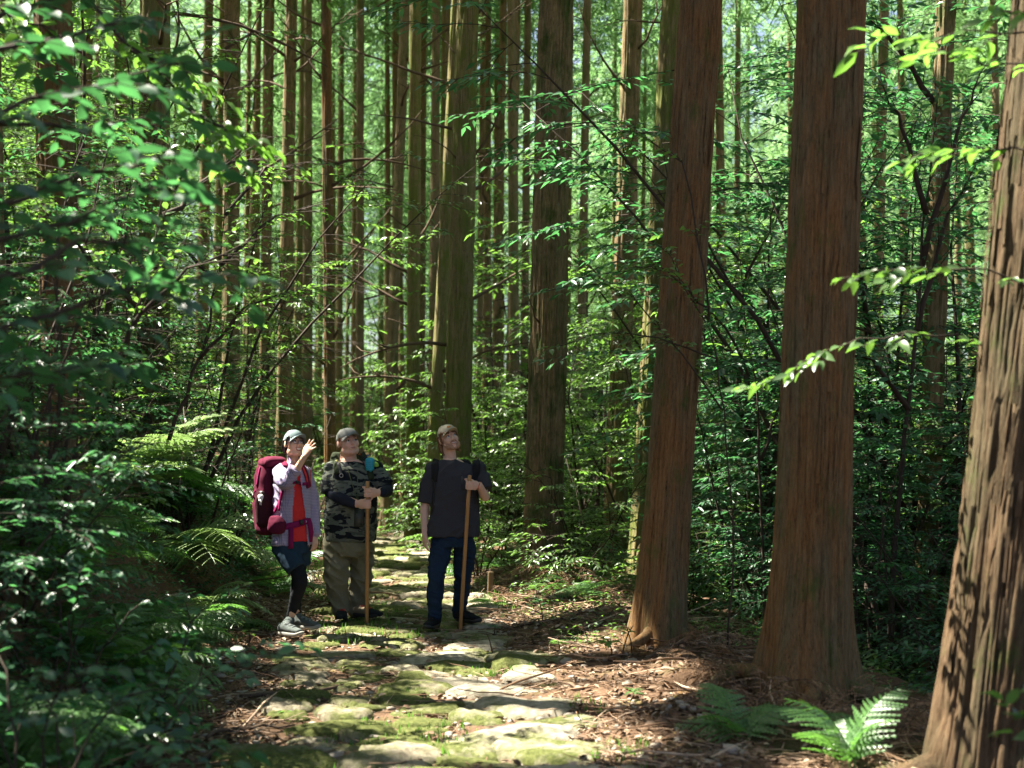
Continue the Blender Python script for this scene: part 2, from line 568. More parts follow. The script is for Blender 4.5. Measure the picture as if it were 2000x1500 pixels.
for i in range(190):
    y_ = rg.uniform(17, 60)
    lone_gap(np.array((rg.uniform(-.4, .4) * y_, y_, rg.uniform(.3, 7))), rg.uniform(.5, 1.4))
for i in range(80):                        # and into the leaves of the left hand slope
    lone_gap(np.array(at(rg.uniform(-20, 560), rg.uniform(20, 820), rg.uniform(6, 19))), rg.uniform(.18, .5))
for i in range(42):
    y_ = rg.uniform(4.4, 12); u_ = -rg.uniform(1.0, 4.0)
    lone_gap(np.array((float(xc(y_)) + u_, y_, rg.uniform(.4, 3.4))), rg.uniform(.10, .26))

def in_gap(W, tmin=1.0, main=True):
    hit = np.zeros(len(W), bool)
    for P, r in (GAPS[:N_MAIN] if main else GAPS):
        d = W - P
        t = d @ SUN
        q = np.linalg.norm(d - t[:, None] * SUN, axis=1)
        hit |= (t > tmin) & (q < r * .95)
    return hit

def gapped(V, F, off, nb=5):
    """Drop the blades (nb vertices each) of a spray mesh that would stand in a sun gap."""
    W = (V + off).reshape(-1, nb, 3)[:, [0, 2, 4]].reshape(-1, 3)
    hit = np.zeros(len(W), bool)
    for P, r in GAPS:
        d = W - P
        t = d @ SUN
        q = np.linalg.norm(d - t[:, None] * SUN, axis=1)
        hit |= (t > 3.0) & (q < r)
    keep = ~hit.reshape(-1, 3).any(1)
    F = F[0].reshape(-1, 3, 3)
    n = min(len(F), len(keep))
    return V, [F[:n][keep[:n]].reshape(-1, 3)]

# ------------------------------------------------------------------ cedars
def trunk_mesh(seed, R, H, nth, zs, flare=.45, relief=1.0, taper=.55, lobes=3, warp=.5):
    zs = np.asarray(zs)
    th = np.arange(nth) * 2 * PI / nth
    TH, Z = np.meshgrid(th, zs)
    r = np.random.default_rng(seed)
    tw = TH + (pnoise(TH, Z, 6, 1.3, seed) - .5) * warp * .5 + .05 * r.uniform(-1, 1) * Z
    k1, k2 = max(8, int(2 * PI * R / .042)), max(14, int(2 * PI * R / .020))
    f1 = 1 - np.abs(2 * pnoise(tw, Z, k1, .75, seed + 1) - 1)
    f2 = 1 - np.abs(2 * pnoise(tw, Z, k2, .35, seed + 2) - 1)
    f3 = pnoise(tw, Z, 9, .9, seed + 3)
    rad = R * (1 - taper * np.clip(Z, 0, H) / H)
    fl = np.exp(-np.clip(Z, 0, 9) / .36)
    ph = r.uniform(0, 6)
    rad = rad * (1 + flare * fl * (1 + .45 * np.cos(lobes * TH + ph) + .25 * np.cos((lobes + 2) * TH + ph * 2)) + .05 * (f3 - .5))
    rad = rad * (1 + .035 * np.cos(2 * TH + ph))
    rad += relief * (-.024 * f1 ** 4 - .011 * f2 ** 3 + .010 * (f3 - .5) + .006 * (pnoise(tw, Z, k2 * 2, .12, seed + 5) - .5))
    V = np.stack([rad * np.cos(TH), rad * np.sin(TH), Z], -1).reshape(-1, 3)
    m = len(zs)
    i = np.arange(m * nth).reshape(m, nth)
    j = np.roll(i, -1, 1)
    F = np.stack([i[:-1], j[:-1], j[1:], i[1:]], -1).reshape(-1, 4)
    return mesh_np('trunk', V, [F])

def blade_tpl(rows):
    V, F = [], []
    for (p, d, L, w, up) in rows:
        d = np.array(d, float); d /= np.linalg.norm(d)
        s = np.cross(d, np.array(up, float)); s /= np.linalg.norm(s)
        n = len(V)
        p = np.array(p, float)
        V += [p - s * w * .3, p + s * w * .3, p + d * L * .55 + s * w, p + d * L * .55 - s * w, p + d * L + np.array([0, 0, -.08 * L])]
        F += [[n, n + 1, n + 2], [n, n + 2, n + 3], [n + 3, n + 2, n + 4]]
    return np.array(V), [np.array(F)]

r_ = np.random.default_rng(3)
rows = []
for i in range(13):
    t = i / 12
    p = (r_.uniform(-.03, .03), .62 * t, .04 * math.sin(t * 3) - .18 * t * t)
    a = (1 if i % 2 else -1) * r_.uniform(.5, 1.1)
    rows.append((p, (math.sin(a), math.cos(a), r_.uniform(-.45, .35)), r_.uniform(.17, .30), r_.uniform(.014, .026), (r_.uniform(-.5, .5), r_.uniform(-.3, .3), 1)))
SPRAY = blade_tpl(rows)
rows = []
for i in range(24):
    t = i / 23
    p = (r_.uniform(-.05, .05), .66 * t, .05 * math.sin(t * 3) - .22 * t * t + r_.uniform(-.04, .04))
    a = (1 if i % 2 else -1) * r_.uniform(.3, 1.0)
    rows.append((p, (math.sin(a), math.cos(a), r_.uniform(-.6, .3)), r_.uniform(.11, .22), r_.uniform(.008, .015), (r_.uniform(-.5, .5), r_.uniform(-.3, .3), 1)))
SPRAY_FINE = blade_tpl(rows)

def crown_sprays(r, z0, H, rad, n, size=1.0, lo=.12):
    t = r.random(n) ** 1.25
    z = z0 + (H - z0) * t
    rm = rad * np.clip(1.06 - t, 0, 1) ** .7 * np.clip(.45 + t * 5, 0, 1) + .15
    # sprays gathered on limbs: azimuths cluster
    limb = r.integers(0, 60, n)
    az = (limb * 2.399 + r.normal(0, .16, n)) % (2 * PI)
    zl = (limb / 60.0)
    z = z0 + (H - z0) * np.clip(.62 * zl + .38 * t + r.normal(0, .02, n), 0, 1)
    tt = (z - z0) / (H - z0)
    rm = rad * np.clip(1.06 - tt, 0, 1) ** .7 * np.clip(.5 + tt * 5, 0, 1) + .15
    rho = rm * (lo + (1 - lo) * np.sqrt(r.random(n)))
    x, y = rho * np.cos(az), rho * np.sin(az)
    T = np.stack([x, y, z + .25 * rho - .16 * rho ** 2], 1)
    d = np.stack([np.cos(az + r.normal(0, .7, n)), np.sin(az + r.normal(0, .7, n)), r.uniform(-.7, .45, n)], 1)
    up = np.stack([r.normal(0, .5, n), r.normal(0, .5, n), np.ones(n)], 1)
    return T, basis(d, up), size * r.uniform(.8, 1.45, n)

CROWNS = []
for i in range(5):
    r = np.random.default_rng(40 + i)
    H = 22.0
    T, R, S = crown_sprays(r, 4.6 + i * .9, H, 1.9 + .15 * i, 265, 1.6)
    CROWNS.append(mesh_np('crown', *place(*SPRAY_FINE, T, R, S), smooth=False))

CROWNS_HIGH = []
for i in range(3):
    r = np.random.default_rng(80 + i)
    T, R, S = crown_sprays(r, 10.5 + i, 22.0, 1.7, 190, 1.5)
    CROWNS_HIGH.append(mesh_np('crown', *place(*SPRAY_FINE, T, R, S), smooth=False))
DEADS = []
for i in range(8):
    r = np.random.default_rng(60 + i)
    L = 1.0
    P = [np.zeros(3)]
    d = np.array([1, 0, r.uniform(.05, .35)])
    for k in range(6):
        d = d + np.array([0, r.normal(0, .13), r.uniform(-.02, .22) if i % 3 else r.uniform(-.25, .05)])
        P.append(P[-1] + d / np.linalg.norm(d) * L / 6)
    parts = [tube(P, list(np.linspace(.017, .004, 7)), 5)]
    for k in range(r.integers(1, 4)):
        q = r.integers(2, 6)
        e = np.array([.6, r.choice((-1, 1)) * .6, r.uniform(-.1, .5)])
        b = P[q]
        parts.append(tube([b, b + e * .14, b + e * .27 + np.array([0, 0, .05])], [.007, .005, .002], 4))
    DEADS.append(mesh_np('dead_branch', *merge(parts)))

TRUNKS = {}
def simple_trunk(i, bend=0.0):
    k = i % 6
    if k not in TRUNKS:
        zs = np.concatenate([[-.6, -.2, 0, .15, .4, .8], np.linspace(1.3, 20, 46), [22.0]])
        TRUNKS[k] = trunk_mesh(200 + k, .16, 22.0, 20, zs, .35, .28, .72, warp=.2)
    return TRUNKS[k]

def dead_branches(t, seed, R, zr, n, az=None, Lr=(.7, 1.9)):
    r = np.random.default_rng(seed)
    for k in range(n):
        z = r.uniform(*zr)
        a = r.uniform(0, 2 * PI) if az is None else r.normal(az[k % len(az)], .5)
        L = r.uniform(*Lr)
        ra = R * (1 - .02 * z) * .9
        M = Matrix.Translation((ra * math.cos(a), ra * math.sin(a), z)) @ Matrix.Rotation(a, 4, 'Z') @ Matrix.Rotation(-r.uniform(.0, .75), 4, 'Y') @ Matrix.Diagonal((L, L, L, 1)) @ Matrix.Diagonal((1, r.choice((-1, 1)), 1, 1))
        obj('dead_branch', DEADS[r.integers(0, 8)], t, M_DEAD, M)

def line_tree(x1, y1, x2, y2, D):
    """Base point and lean of a trunk whose axis runs through two pixels at depth D."""
    a, b = at(x1, y1, D), at(x2, y2, D)
    s = (a.x - b.x) / (a.z - b.z)
    z = 0.
    for _ in range(6):
        x = b.x + s * (z - b.z)
        z = hz(x, D)
    return Vector((x, D, z)), s

def lean_rot(s, s2=0.0):
    return Vector((0, 0, 1)).rotation_difference(Vector((s, s2, 1))).to_euler()

NEAR = [
 # x1,y1 (top) x2,y2 (bottom) width D bark label  nth relief flare dead(n, zlo, zhi) name
 (302, 0, 300, 800, 66, 14, 'moss', 'stout mossy cedar trunk rising behind the bright leaves on the left bank', 110, .9, .35, 4),
 (112, 400, 125, 860, 80, 10.9, 'red', 'dark reddish cedar trunk half hidden behind the left bank shrubs', 110, 1.0, .35, 2),
 (-22, 400, -14, 800, 60, 9.4, 'brown', 'dark cedar trunk cut by the left edge of the photo', 80, 1.0, .3, 0),
 (452, 0, 450, 800, 38, 20, 'brown', 'brown cedar trunk above the white lit ferns', 60, .7, .3, 7),
 (234, 0, 240, 500, 28, 24, 'grey', 'grey cedar trunk showing at the top just left of the stout mossy trunk', 44, .6, .3, 5),
 (570, 0, 552, 870, 29, 22, 'brown', 'cedar trunk rising straight above the cap of the woman', 60, .7, .3, 9),
 (637, 0, 645, 860, 24, 21, 'red', 'thin reddish brown cedar with many bare side branches above the camouflage shirted man', 60, .7, .3, 13),
 (705, 0, 702, 860, 19, 27, 'grey', 'slim straight cedar right beside the one with many bare branches', 40, .5, .3, 6),
 (792, 0, 757, 930, 24, 25, 'grey', 'slender pale cedar leaning right, behind the turquoise case', 50, .6, .3, 5),
 (811, 0, 806, 950, 27, 22, 'moss', 'dark upright cedar between the two men, crossing the leaning pale one', 56, .6, .3, 8),
 (893, 0, 852, 800, 26, 20.5, 'moss', 'dark green slanting cedar touching the left side of the large mossy trunk', 56, .6, .3, 5),
 (914, 0, 890, 1000, 54, 17.5, 'moss', 'large mossy cedar rising straight behind the man in the plain grey tee', 150, .85, .35, 9),
 (943, 100, 937, 600, 14, 33, 'grey', 'thinnest cedar at the right edge of the large mossy trunk', 30, .4, .3, 3),
 (984, 0, 972, 600, 18, 29, 'brown', 'first of three thin cedars between the mossy trunk and the flaking trunk', 36, .4, .3, 6),
 (1010, 0, 1000, 550, 18, 28, 'brown', 'middle of three thin cedars between the mossy trunk and the flaking trunk', 36, .4, .3, 6),
 (1031, 0, 1026, 500, 17, 30, 'grey', 'third of three thin cedars, close against the left of the flaking trunk', 36, .4, .3, 5),
 (1087, 0, 1064, 900, 74, 14.6, 'brown', 'broad brown cedar with flaking bark, first big trunk right of the hikers', 180, 1.15, .32, 1),
 (1147, 0, 1138, 500, 19, 27, 'grey', 'thin cedar just right of the broad flaking trunk', 36, .4, .3, 5),
 (1237, 0, 1206, 900, 45, 19, 'brown', 'middle distance cedar standing in bushes between the two big right trunks', 90, .9, .3, 4),
 (1314, 0, 1296, 320, 50, 15.6, 'moss', 'green mossy cedar peeping out behind the left edge of the orange brown trunk', 90, .9, .3, 2),
 (1370, 0, 1290, 1220, 94, 9.8, 'red', 'orange brown leaning cedar above the pale seedlings', 200, .6, .42, 0),
 (1625, 0, 1578, 1250, 143, 8.1, 'red', 'very thick smooth reddish cedar with flared foot behind the fern clump', 260, .6, .62, 0),
 (2082, 0, 1952, 1300, 205, 6.1, 'edge', 'sunlit thick cedar cut off by the right edge of the photo', 300, 1.1, .30, 0),
 (1838, 300, 1806, 1200, 46, 12.5, 'brown', 'dark shaded cedar trunk just left of the sunlit edge trunk', 80, .9, .3, 2),
 (1440, 0, 1438, 450, 15, 34, 'grey', 'thin pale cedar in the bright gap between the two nearest whole trunks', 30, .4, .3, 14),
 (1722, 300, 1716, 600, 24, 23, 'grey', 'small far cedar seen in the dark foliage right of the thickest trunk', 44, .6, .3, 4),
]
near_pos = []
for i, (x1, y1, x2, y2, w, D, bk, lab, nth, rel, fl, nd_) in enumerate(NEAR):
    P, s = line_tree(x1, y1, x2, y2, D)
    R = w / FPX * D / 2
    H = 23.0
    ztop = 1.6 + D * .42
    if nth >= 150:
        zs = np.concatenate([np.arange(-.6, ztop, .034 if D < 8 else .048 if D < 13 else .065), np.linspace(ztop + .3, H, 16)])
    elif nth >= 80:
        zs = np.concatenate([np.arange(-.6, ztop, .07), np.linspace(ztop + .3, H, 16)])
    else:
        zs = np.concatenate([np.arange(-.6, ztop, .16), np.linspace(ztop + .3, H, 14)])
    t = thing('cedar_tree', lab, 'tree', P, lean_rot(s, random.uniform(-.01, .01)))
    obj('trunk', trunk_mesh(300 + i, R * 1.02, H, nth, zs, fl, rel, .42), t, M_BARK[bk])
    near_pos.append((P, s))
    if nd_:
        dead_branches(t, 500 + i, R, (max(2.4, 1.6 + D * .02), min(10.5, 1.6 + D * .34)), nd_, az=(0, PI) if D > 16 else None)
    # crown: its own mesh so that the sun gaps can be kept open
    r = np.random.default_rng(700 + i)
    T, Rm, S = crown_sprays(r, max(8.0, 1.6 + D * .37), H, 2.1 if D < 24 else 1.7, 240 if D < 20 else 150, 1.5)
    V, F = place(*(SPRAY if D < 20 else SPRAY_FINE), T, Rm, S)
    F = gapped(V @ np.array(t.rotation_euler.to_matrix()).T, F, np.array(P))[1]
    obj('crown', mesh_np('crown', V, F, smooth=False), t, M_NEEDLE)

# flaking strips of bark, proud of the nearer trunks
def bark_strips(t_obj, R, H, n, seed, mat_):
    r = np.random.default_rng(seed)
    V, F = [], []
    for k in range(n):
        a = r.uniform(0, 2 * PI); z = r.uniform(.2, H); L = r.uniform(.12, .55); w = r.uniform(.006, .019)
        rr = R * (1 - .42 * z / 23) * 1.012
        ca, sa = math.cos(a), math.sin(a)
        lift = r.uniform(.006, .03)
        n0 = len(V)
        for q, (dz, off) in enumerate(((0, -.004), (.5, .004), (1, lift * r.choice((0, 1))))):
            for sg in (-1, 1):
                x, y = rr + off + (.006 if q == 0 else 0), sg * w * (1 - .3 * q)
                V.append((ca * x - sa * y, sa * x + ca * y, z + dz * L))
        F += [[n0, n0 + 1, n0 + 3, n0 + 2], [n0 + 2, n0 + 3, n0 + 5, n0 + 4]]
    obj('bark_strips', mesh_np('bark_strips', V, [F]), t_obj, mat_, kind='stuff')
def roots(t, R, n, seed, mat_, L=.75):
    r = np.random.default_rng(seed)
    for k in range(n):
        a = 2 * PI * k / n + r.uniform(-.5, .5)
        ln = L * r.uniform(.6, 1.2)
        P = []
        for q in range(7):
            s_ = q / 6
            d = R * .75 + ln * s_
            b_ = a + .5 * r.uniform(-1, 1) * s_
            x, y = d * math.cos(b_), d * math.sin(b_)
            gz = hz(t.location.x + x, t.location.y + y) - t.location.z
            P.append((x, y, gz + .16 * (1 - s_) ** 2.2 - .015 - .02 * s_))
        rr = R * .30 * r.uniform(.7, 1.2)
        obj('root', mesh_np('root', *tube(P, list(rr * (1 - .8 * np.linspace(0, 1, 7)) + .006), 9)), t, mat_)
trees_near = [o for o in C.objects if o.name.startswith('cedar_tree')]
for i, n_ in ((16, 340), (20, 110), (21, 110), (22, 280), (11, 170)):
    x1, y1, x2, y2, w, D, bk, *_ = NEAR[i]
    bark_strips(trees_near[i], w / FPX * D / 2, 1.6 + D * .4, n_, 900 + i, M_BARK[bk])

for i, n_, L_ in ((16, 5, .6), (20, 5, .6), (21, 6, .8), (22, 6, .8), (11, 4, .5)):
    x1, y1, x2, y2, w, D, bk, *_ = NEAR[i]
    roots(trees_near[i], w / FPX * D / 2, n_, 950 + i, M_BARK[bk], L_)
# background plantation: each tree a thing, sharing meshes
def far_tree(x, y, rad, lean, i, mat_, label, group, crown=True, ndead=0):
    sc_ = rad / .16
    t = thing('cedar_tree', label, 'tree', (x, y, hz(x, y)), (0, lean, random.uniform(0, 6.28)), 1.0, group)
    tr = obj('trunk', simple_trunk(i), t, mat_, Matrix.Diagonal((sc_, sc_, 1, 1)))
    if crown:
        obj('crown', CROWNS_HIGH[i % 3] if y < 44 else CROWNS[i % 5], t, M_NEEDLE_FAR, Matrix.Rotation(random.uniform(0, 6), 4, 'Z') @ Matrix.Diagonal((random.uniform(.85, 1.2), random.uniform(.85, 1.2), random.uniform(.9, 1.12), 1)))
    if ndead:
        dead_branches(t, 1000 + i, rad, (3.0, 9.5), ndead)
    return t
placed = [(p.x, p.y) for p, _ in near_pos]
FE = (220, 340, 440, 540, 620, 690, 780, 860, 940, 1020, 1120, 1220, 1330, 1420, 1550, 1700, 1850)
FZ = ('at the upper left edge', 'left of the stout mossy cedar', 'right of the stout mossy cedar', 'over the white lit ferns', 'over the woman', 'beside the bare branched cedar', 'right of the bare branched cedar', 'over the gap between the men',
      'by the large mossy cedar', 'among the three thin cedars', 'behind the flaking cedar', 'right of the flaking cedar', 'by the middle distance cedar', 'behind the orange brown cedar', 'in the bright gap right of the orange brown cedar', 'behind the thickest cedar', 'right of the thickest cedar', 'at the upper right edge')
n_far = 0
tries = 0
while n_far < 200 and tries < 6000:
    tries += 1
    y = 27 + 68 * random.random() ** 1.15
    x = random.uniform(-.46, .47) * y
    if any((x - a) ** 2 + (y - b) ** 2 < (1.5 + y * .012) ** 2 for a, b in placed):
        continue
    if y < 34 and abs(x - float(xc(y))) < 1.3:
        continue
    placed.append((x, y))
    bk = random.choice(('grey', 'brown', 'moss', 'grey'))
    mid = y < 45
    far_tree(x, y, random.uniform(.10, .165), random.uniform(-.03, .03), n_far, M_BARK[bk],
             {'grey': 'grey', 'brown': 'brown', 'moss': 'mossy'}[bk] + (' slender midway cedar ' if mid else ' slim distant cedar ') + FZ[int(np.searchsorted(FE, 1000 + x / y * FPX))],
             'slender cedars in the middle background' if mid else 'far cedars deep in the plantation', ndead=3 if mid else 0)
    n_far += 1

# the slope left of and above the path, mostly out of frame: the canopy that shades the hikers
def canopy_tree(x, y, i, dens=600, gaps=True, rad=2.3, z0=8.5):
    z = hz(x, y)
    t = thing('cedar_tree', 'tall cedar on the slope beside the path, its crown closing the canopy overhead', 'tree', (x, y, z), (0, 0, 0), 1.0, 'canopy cedars round the path')
    obj('trunk', simple_trunk(i), t, M_BARK[('brown', 'grey', 'red')[i % 3]], Matrix.Rotation(i * 1.7, 4, 'Z') @ Matrix.Diagonal((1.5, 1.5, 1, 1)))
    r = np.random.default_rng(1500 + i)
    T, Rm, S = crown_sprays(r, z0, 22.0, rad, dens, 1.5)
    V, F = place(*SPRAY, T, Rm, S)
    if gaps:
        V, F = gapped(V, F, np.array([x, y, z]))
    obj('crown', mesh_np('crown', V, F, smooth=False), t, M_NEEDLE)
ci = 0
for gy_ in np.arange(-3, 32, 2.9):
    for gx_ in np.arange(-17, -3.5, 2.9):
        best = None
        for _ in range(14):
            x = gx_ + random.uniform(-1.0, 1.0); y = gy_ + random.uniform(-1.0, 1.0)
            zz_ = np.arange(0, 18, .25)
            b_ = int(in_gap(np.stack([0 * zz_ + x, 0 * zz_ + y, zz_ + hz(x, y)], 1), 2.0).sum())
            if best is None or b_ < best[0]:
                best = b_, x, y
        _, x, y = best
        if y < 2.6 or x > -.42 * y - .6:
            continue
        if x > -3.6:
            continue
        canopy_tree(x, y, ci)
        ci += 1
for (x, y) in ((7.8, 5.2), (10.2, 9.5), (10.5, 14), (13, 19)):
    canopy_tree(x, y, ci, 200, False)
    ci += 1

# slim trunks crowding the view between and left of the hikers
n = 0
tries = 0
while n < 24 and tries < 3000:
    tries += 1
    y = random.uniform(24, 42)
    x = (random.uniform(470, 1010) - 1000) / FPX * y
    if any((x - a) ** 2 + (y - b) ** 2 < .9 for a, b in placed) or abs(x - float(xc(y))) < .9:
        continue
    placed.append((x, y))
    bk = random.choice(('grey', 'moss', 'brown'))
    far_tree(x, y, random.uniform(.085, .125), random.uniform(-.02, .02), 300 + n, M_BARK[bk], {'grey': 'grey', 'brown': 'brown', 'moss': 'mossy'}[bk] + ' slim straight cedar ' + FZ[int(np.searchsorted(FE, 1000 + x / y * FPX))], 'slim cedars crowding behind the hikers', ndead=1)
    n += 1
# the wood beyond the last trees one can tell apart
r = np.random.default_rng(99)
n = 4400
yy = r.uniform(92, 150, n); xx = r.uniform(-.5, .5, n) * yy
zz = hgt(xx, yy) + r.random(n) ** 1.2 * 34
az = r.uniform(0, 2 * PI, n)
R = basis(np.stack([np.cos(az), np.sin(az), r.uniform(-.8, .3, n)], 1), np.stack([r.normal(0, .5, n), r.normal(0, .5, n), np.ones(n)], 1))
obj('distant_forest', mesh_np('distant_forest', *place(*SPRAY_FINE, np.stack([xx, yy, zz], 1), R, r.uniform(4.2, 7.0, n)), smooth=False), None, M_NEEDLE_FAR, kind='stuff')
# ------------------------------------------------------------------ leaves, shrubs, ferns
def leaf_tpl(L, W, fold=.25, droop=.15, simple=False):
    if simple:
        V = np.array([(0, 0, 0), (-W, .45 * L, fold * W), (W, .45 * L, fold * W), (0, L, -droop * L)])
        return V, [np.array([[0, 2, 3], [0, 3, 1]])]
    V = np.array([(0, 0, 0), (0, .3 * L, -.02 * L), (0, .65 * L, -.05 * L), (0, L, -droop * L),
                  (-W * .85, .28 * L, fold * W), (W * .85, .28 * L, fold * W), (-W * .8, .62 * L, fold * W * .8 - .04 * L), (W * .8, .62 * L, fold * W * .8 - .04 * L)])
    return V, [np.array([[0, 5, 1], [0, 1, 4], [6, 2, 3], [2, 7, 3]]), np.array([[1, 5, 7, 2], [4, 1, 2, 6]])]

def twig_leaves(r, P, L, step, ang=.9, flat=.35):
    """Leaf bases, directions and ups along a polyline P, alternate and held flat."""
    P = np.asarray(P)
    seg = np.linalg.norm(np.diff(P, axis=0), axis=1)
    cum = np.concatenate([[0], np.cumsum(seg)])
    ts = np.arange(step * .6, cum[-1], step)
    B, Dr, U = [], [], []
    for k, s in enumerate(np.append(ts, cum[-1])):
        i = min(np.searchsorted(cum, s, side='right') - 1, len(seg) - 1)
        f = (s - cum[i]) / (seg[i] + 1e-9)
        d = (P[i + 1] - P[i]) / (seg[i] + 1e-9)
        side = np.cross(d, (0, 0, 1)); side /= np.linalg.norm(side) + 1e-9
        sg = 1 if k % 2 else -1
        a = ang * r.uniform(.7, 1.15) if s < cum[-1] else r.uniform(-.2, .2)
        v = d * math.cos(a) + side * sg * math.sin(a) + np.array([0, 0, r.uniform(-.35, .12)])
        B.append(P[i] + (P[i + 1] - P[i]) * f); Dr.append(v)
        U.append(np.array([r.normal(0, flat), r.normal(0, flat), 1.0]))
    return B, Dr, U

def grow_shrub(seed, H, spread, nstem=4, ntwig=13, L=.075, simple=True, W=.36, lowest=.2, step=.62):
    r = np.random.default_rng(seed)
    wood, B, Dr, U = [], [], [], []
    for s in range(nstem):
        a = 2 * PI * s / nstem + r.uniform(-.6, .6)
        d = np.array([math.cos(a) * .28, math.sin(a) * .28, 1.0])
        P = [np.array([math.cos(a), math.sin(a), 0]) * .05]
        h = H * r.uniform(.65, 1.0)
        for k in range(8):
            d = d + r.normal(0, .13, 3) * (1, 1, .2)
            P.append(P[-1] + d / np.linalg.norm(d) * h / 8)
        wood.append(tube(P, list(np.linspace(.0045 * H + .004, .003, 9)), 5))
        for q in range(ntwig):
            f = lowest + (1 - lowest) * (q + r.random()) / ntwig
            j = min(int(f * 8), 7)
            b = P[j] + (P[j + 1] - P[j]) * (f * 8 - j)
            az = r.uniform(0, 2 * PI)
            ln = spread * r.uniform(.35, .8) * (1.15 - .55 * f)
            td = np.array([math.cos(az), math.sin(az), r.uniform(.05, .6)])
            Q = [b]
            for k in range(4):
                td = td + np.array([r.normal(0, .12), r.normal(0, .12), -.13])
                Q.append(Q[-1] + td / np.linalg.norm(td) * ln / 4)
            wood.append(tube(Q, list(np.linspace(.0045, .002, 5)), 3, False))
            for sub in [Q[1:]] + [None] * 3:
                if sub is None:
                    k = r.integers(1, 4)
                    e = Q[k + 1] - Q[k]; e /= np.linalg.norm(e)
                    sd_ = np.cross(e, (0, 0, 1)) * r.choice((-1, 1))
                    e = e + sd_ * r.uniform(.5, 1.1) + np.array([0, 0, r.uniform(-.1, .2)])
                    e /= np.linalg.norm(e)
                    l2 = ln * r.uniform(.25, .5)
                    sub = [Q[k], Q[k] + e * l2 * .5, Q[k] + e * l2 + np.array([0, 0, -.05 * l2])]
                    wood.append(tube(sub, [.003, .0025, .0015], 3, False))
                b_, d_, u_ = twig_leaves(r, sub, L, L * step)
                B += b_; Dr += d_; U += u_
    B, Dr, U = map(np.array, (B, Dr, U))
    S = r.uniform(.65, 1.2, len(B))
    return merge(wood), (B, basis(Dr, U), S), leaf_tpl(L, L * W * .5, simple=simple)

SHRUBS = []
for i, (H, sp, ns, nt, L) in enumerate(((2.6, 1.3, 4, 16, .088), (3.6, 1.5, 5, 18, .085), (1.6, 1.0, 5, 11, .075), (4.4, 1.7, 5, 20, .09), (1.0, .8, 5, 9, .07), (2.9, 1.4, 6, 14, .072), (6.6, 2.3, 4, 26, .10), (5.6, 2.0, 4, 24, .095))):
    w, (B, R, S), tp = grow_shrub(2000 + i, H, sp, ns, nt, L, lowest=.34 if i > 5 else .12)
    SHRUBS.append((mesh_np('stem', *w), mesh_np('foliage', *place(*tp, B, R, S), smooth=False), place(*tp, B, R, S)))

def shrub(x, y, k, scale=1.0, mat_=None, label='', group=None, z=None, rot=None):
    t = thing('shrub', label, 'shrub', (x, y, (hz(x, y) if z is None else z) - .03), (random.uniform(-.08, .08), random.uniform(-.08, .08), random.uniform(0, 6.28) if rot is None else rot), scale, group)
    obj('stem', SHRUBS[k][0], t, M_STEM)
    me = SHRUBS[k][1]
    if x - float(xc(y)) < .3 and 4 < y < 24:
        V, F = SHRUBS[k][2]
        M = t.rotation_euler.to_matrix()
        W = V @ (np.array(M) * scale).T + np.array(t.location)
        hit = in_gap(W[1::4])
        if hit.any():
            keep = ~np.repeat(hit, 2)
            me = mesh_np('foliage', V, [F[0][keep]], smooth=False)
    obj('foliage', me, t, mat_ or M_LEAF, kind='stuff')
    return t

def zone(x, y, edges, names):
    px_ = 1000 + x / y * FPX
    return names[int(np.searchsorted(edges, px_))]
RZ = ((1010, 1110, 1240, 1350, 1500, 1650, 1780, 1900), ('just left of the flaking cedar', 'behind the flaking cedar', 'between the flaking and the orange brown cedars', 'behind the orange brown cedar', 'between the orange brown cedar and the thickest cedar', 'behind the thickest cedar', 'right of the thickest cedar', 'left of the sunlit edge cedar', 'behind the sunlit edge cedar'))
BZ = ((330, 470, 560, 640, 700, 780, 860, 1010, 1120, 1240, 1420, 1560, 1720), ('at the far left', 'behind the stout mossy cedar', 'above the white lit ferns', 'above the woman', 'above the camouflaged man', 'right of the camouflaged man', 'between the two men', 'beside the large mossy cedar', 'behind the flaking cedar', 'left of the middle distance cedar', 'behind the orange brown cedar', 'in the bright gap by the orange brown cedar', 'behind the thickest cedar', 'at the far right'))
# understorey right of the path, behind the big trunks
L1 = 'leafy broadleaved shrub in the thicket behind the big right hand trunks'
n = 0
spots = []
while n < 120:
    y = random.uniform(11.5, 30)
    u = random.uniform(2.6, 13)
    x = float(xc(y)) + u
    if x > .50 * y or any((x - a) ** 2 + (y - b) ** 2 < .55 for a, b in spots):
        continue
    if any((x - p.x) ** 2 + (y - p.y) ** 2 < .3 for p, _ in near_pos):
        continue
    spots.append((x, y))
    tall = u > 4.5
    shrub(x, y, random.choice((1, 3, 3, 1, 5) if tall else (0, 5, 2, 4)), random.uniform(.8, 1.15), random.choice((M_LEAF, M_LEAF, M_LEAF_DARK)), ('tall ' if tall else 'low ') + ('nearer' if y < 19 else 'farther') + ' leafy shrub ' + zone(x, y, *RZ), 'shrubs in the right hand thicket')
    n += 1
# close right edge, dark
L2 = 'dark shaded shrub low down between the two thickest right trunks'
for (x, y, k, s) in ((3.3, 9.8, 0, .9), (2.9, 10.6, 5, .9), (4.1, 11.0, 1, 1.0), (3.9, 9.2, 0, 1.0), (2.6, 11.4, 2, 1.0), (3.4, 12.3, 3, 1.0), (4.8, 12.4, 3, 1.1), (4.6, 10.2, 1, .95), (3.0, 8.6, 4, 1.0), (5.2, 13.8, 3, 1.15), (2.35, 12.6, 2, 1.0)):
    shrub(x, y, k, s, M_LEAF_DARK, 'dark shaded ' + ('tall' if k in (1, 3) else 'low') + ' shrub ' + zone(x, y, *RZ), 'dark shrubs at the right')
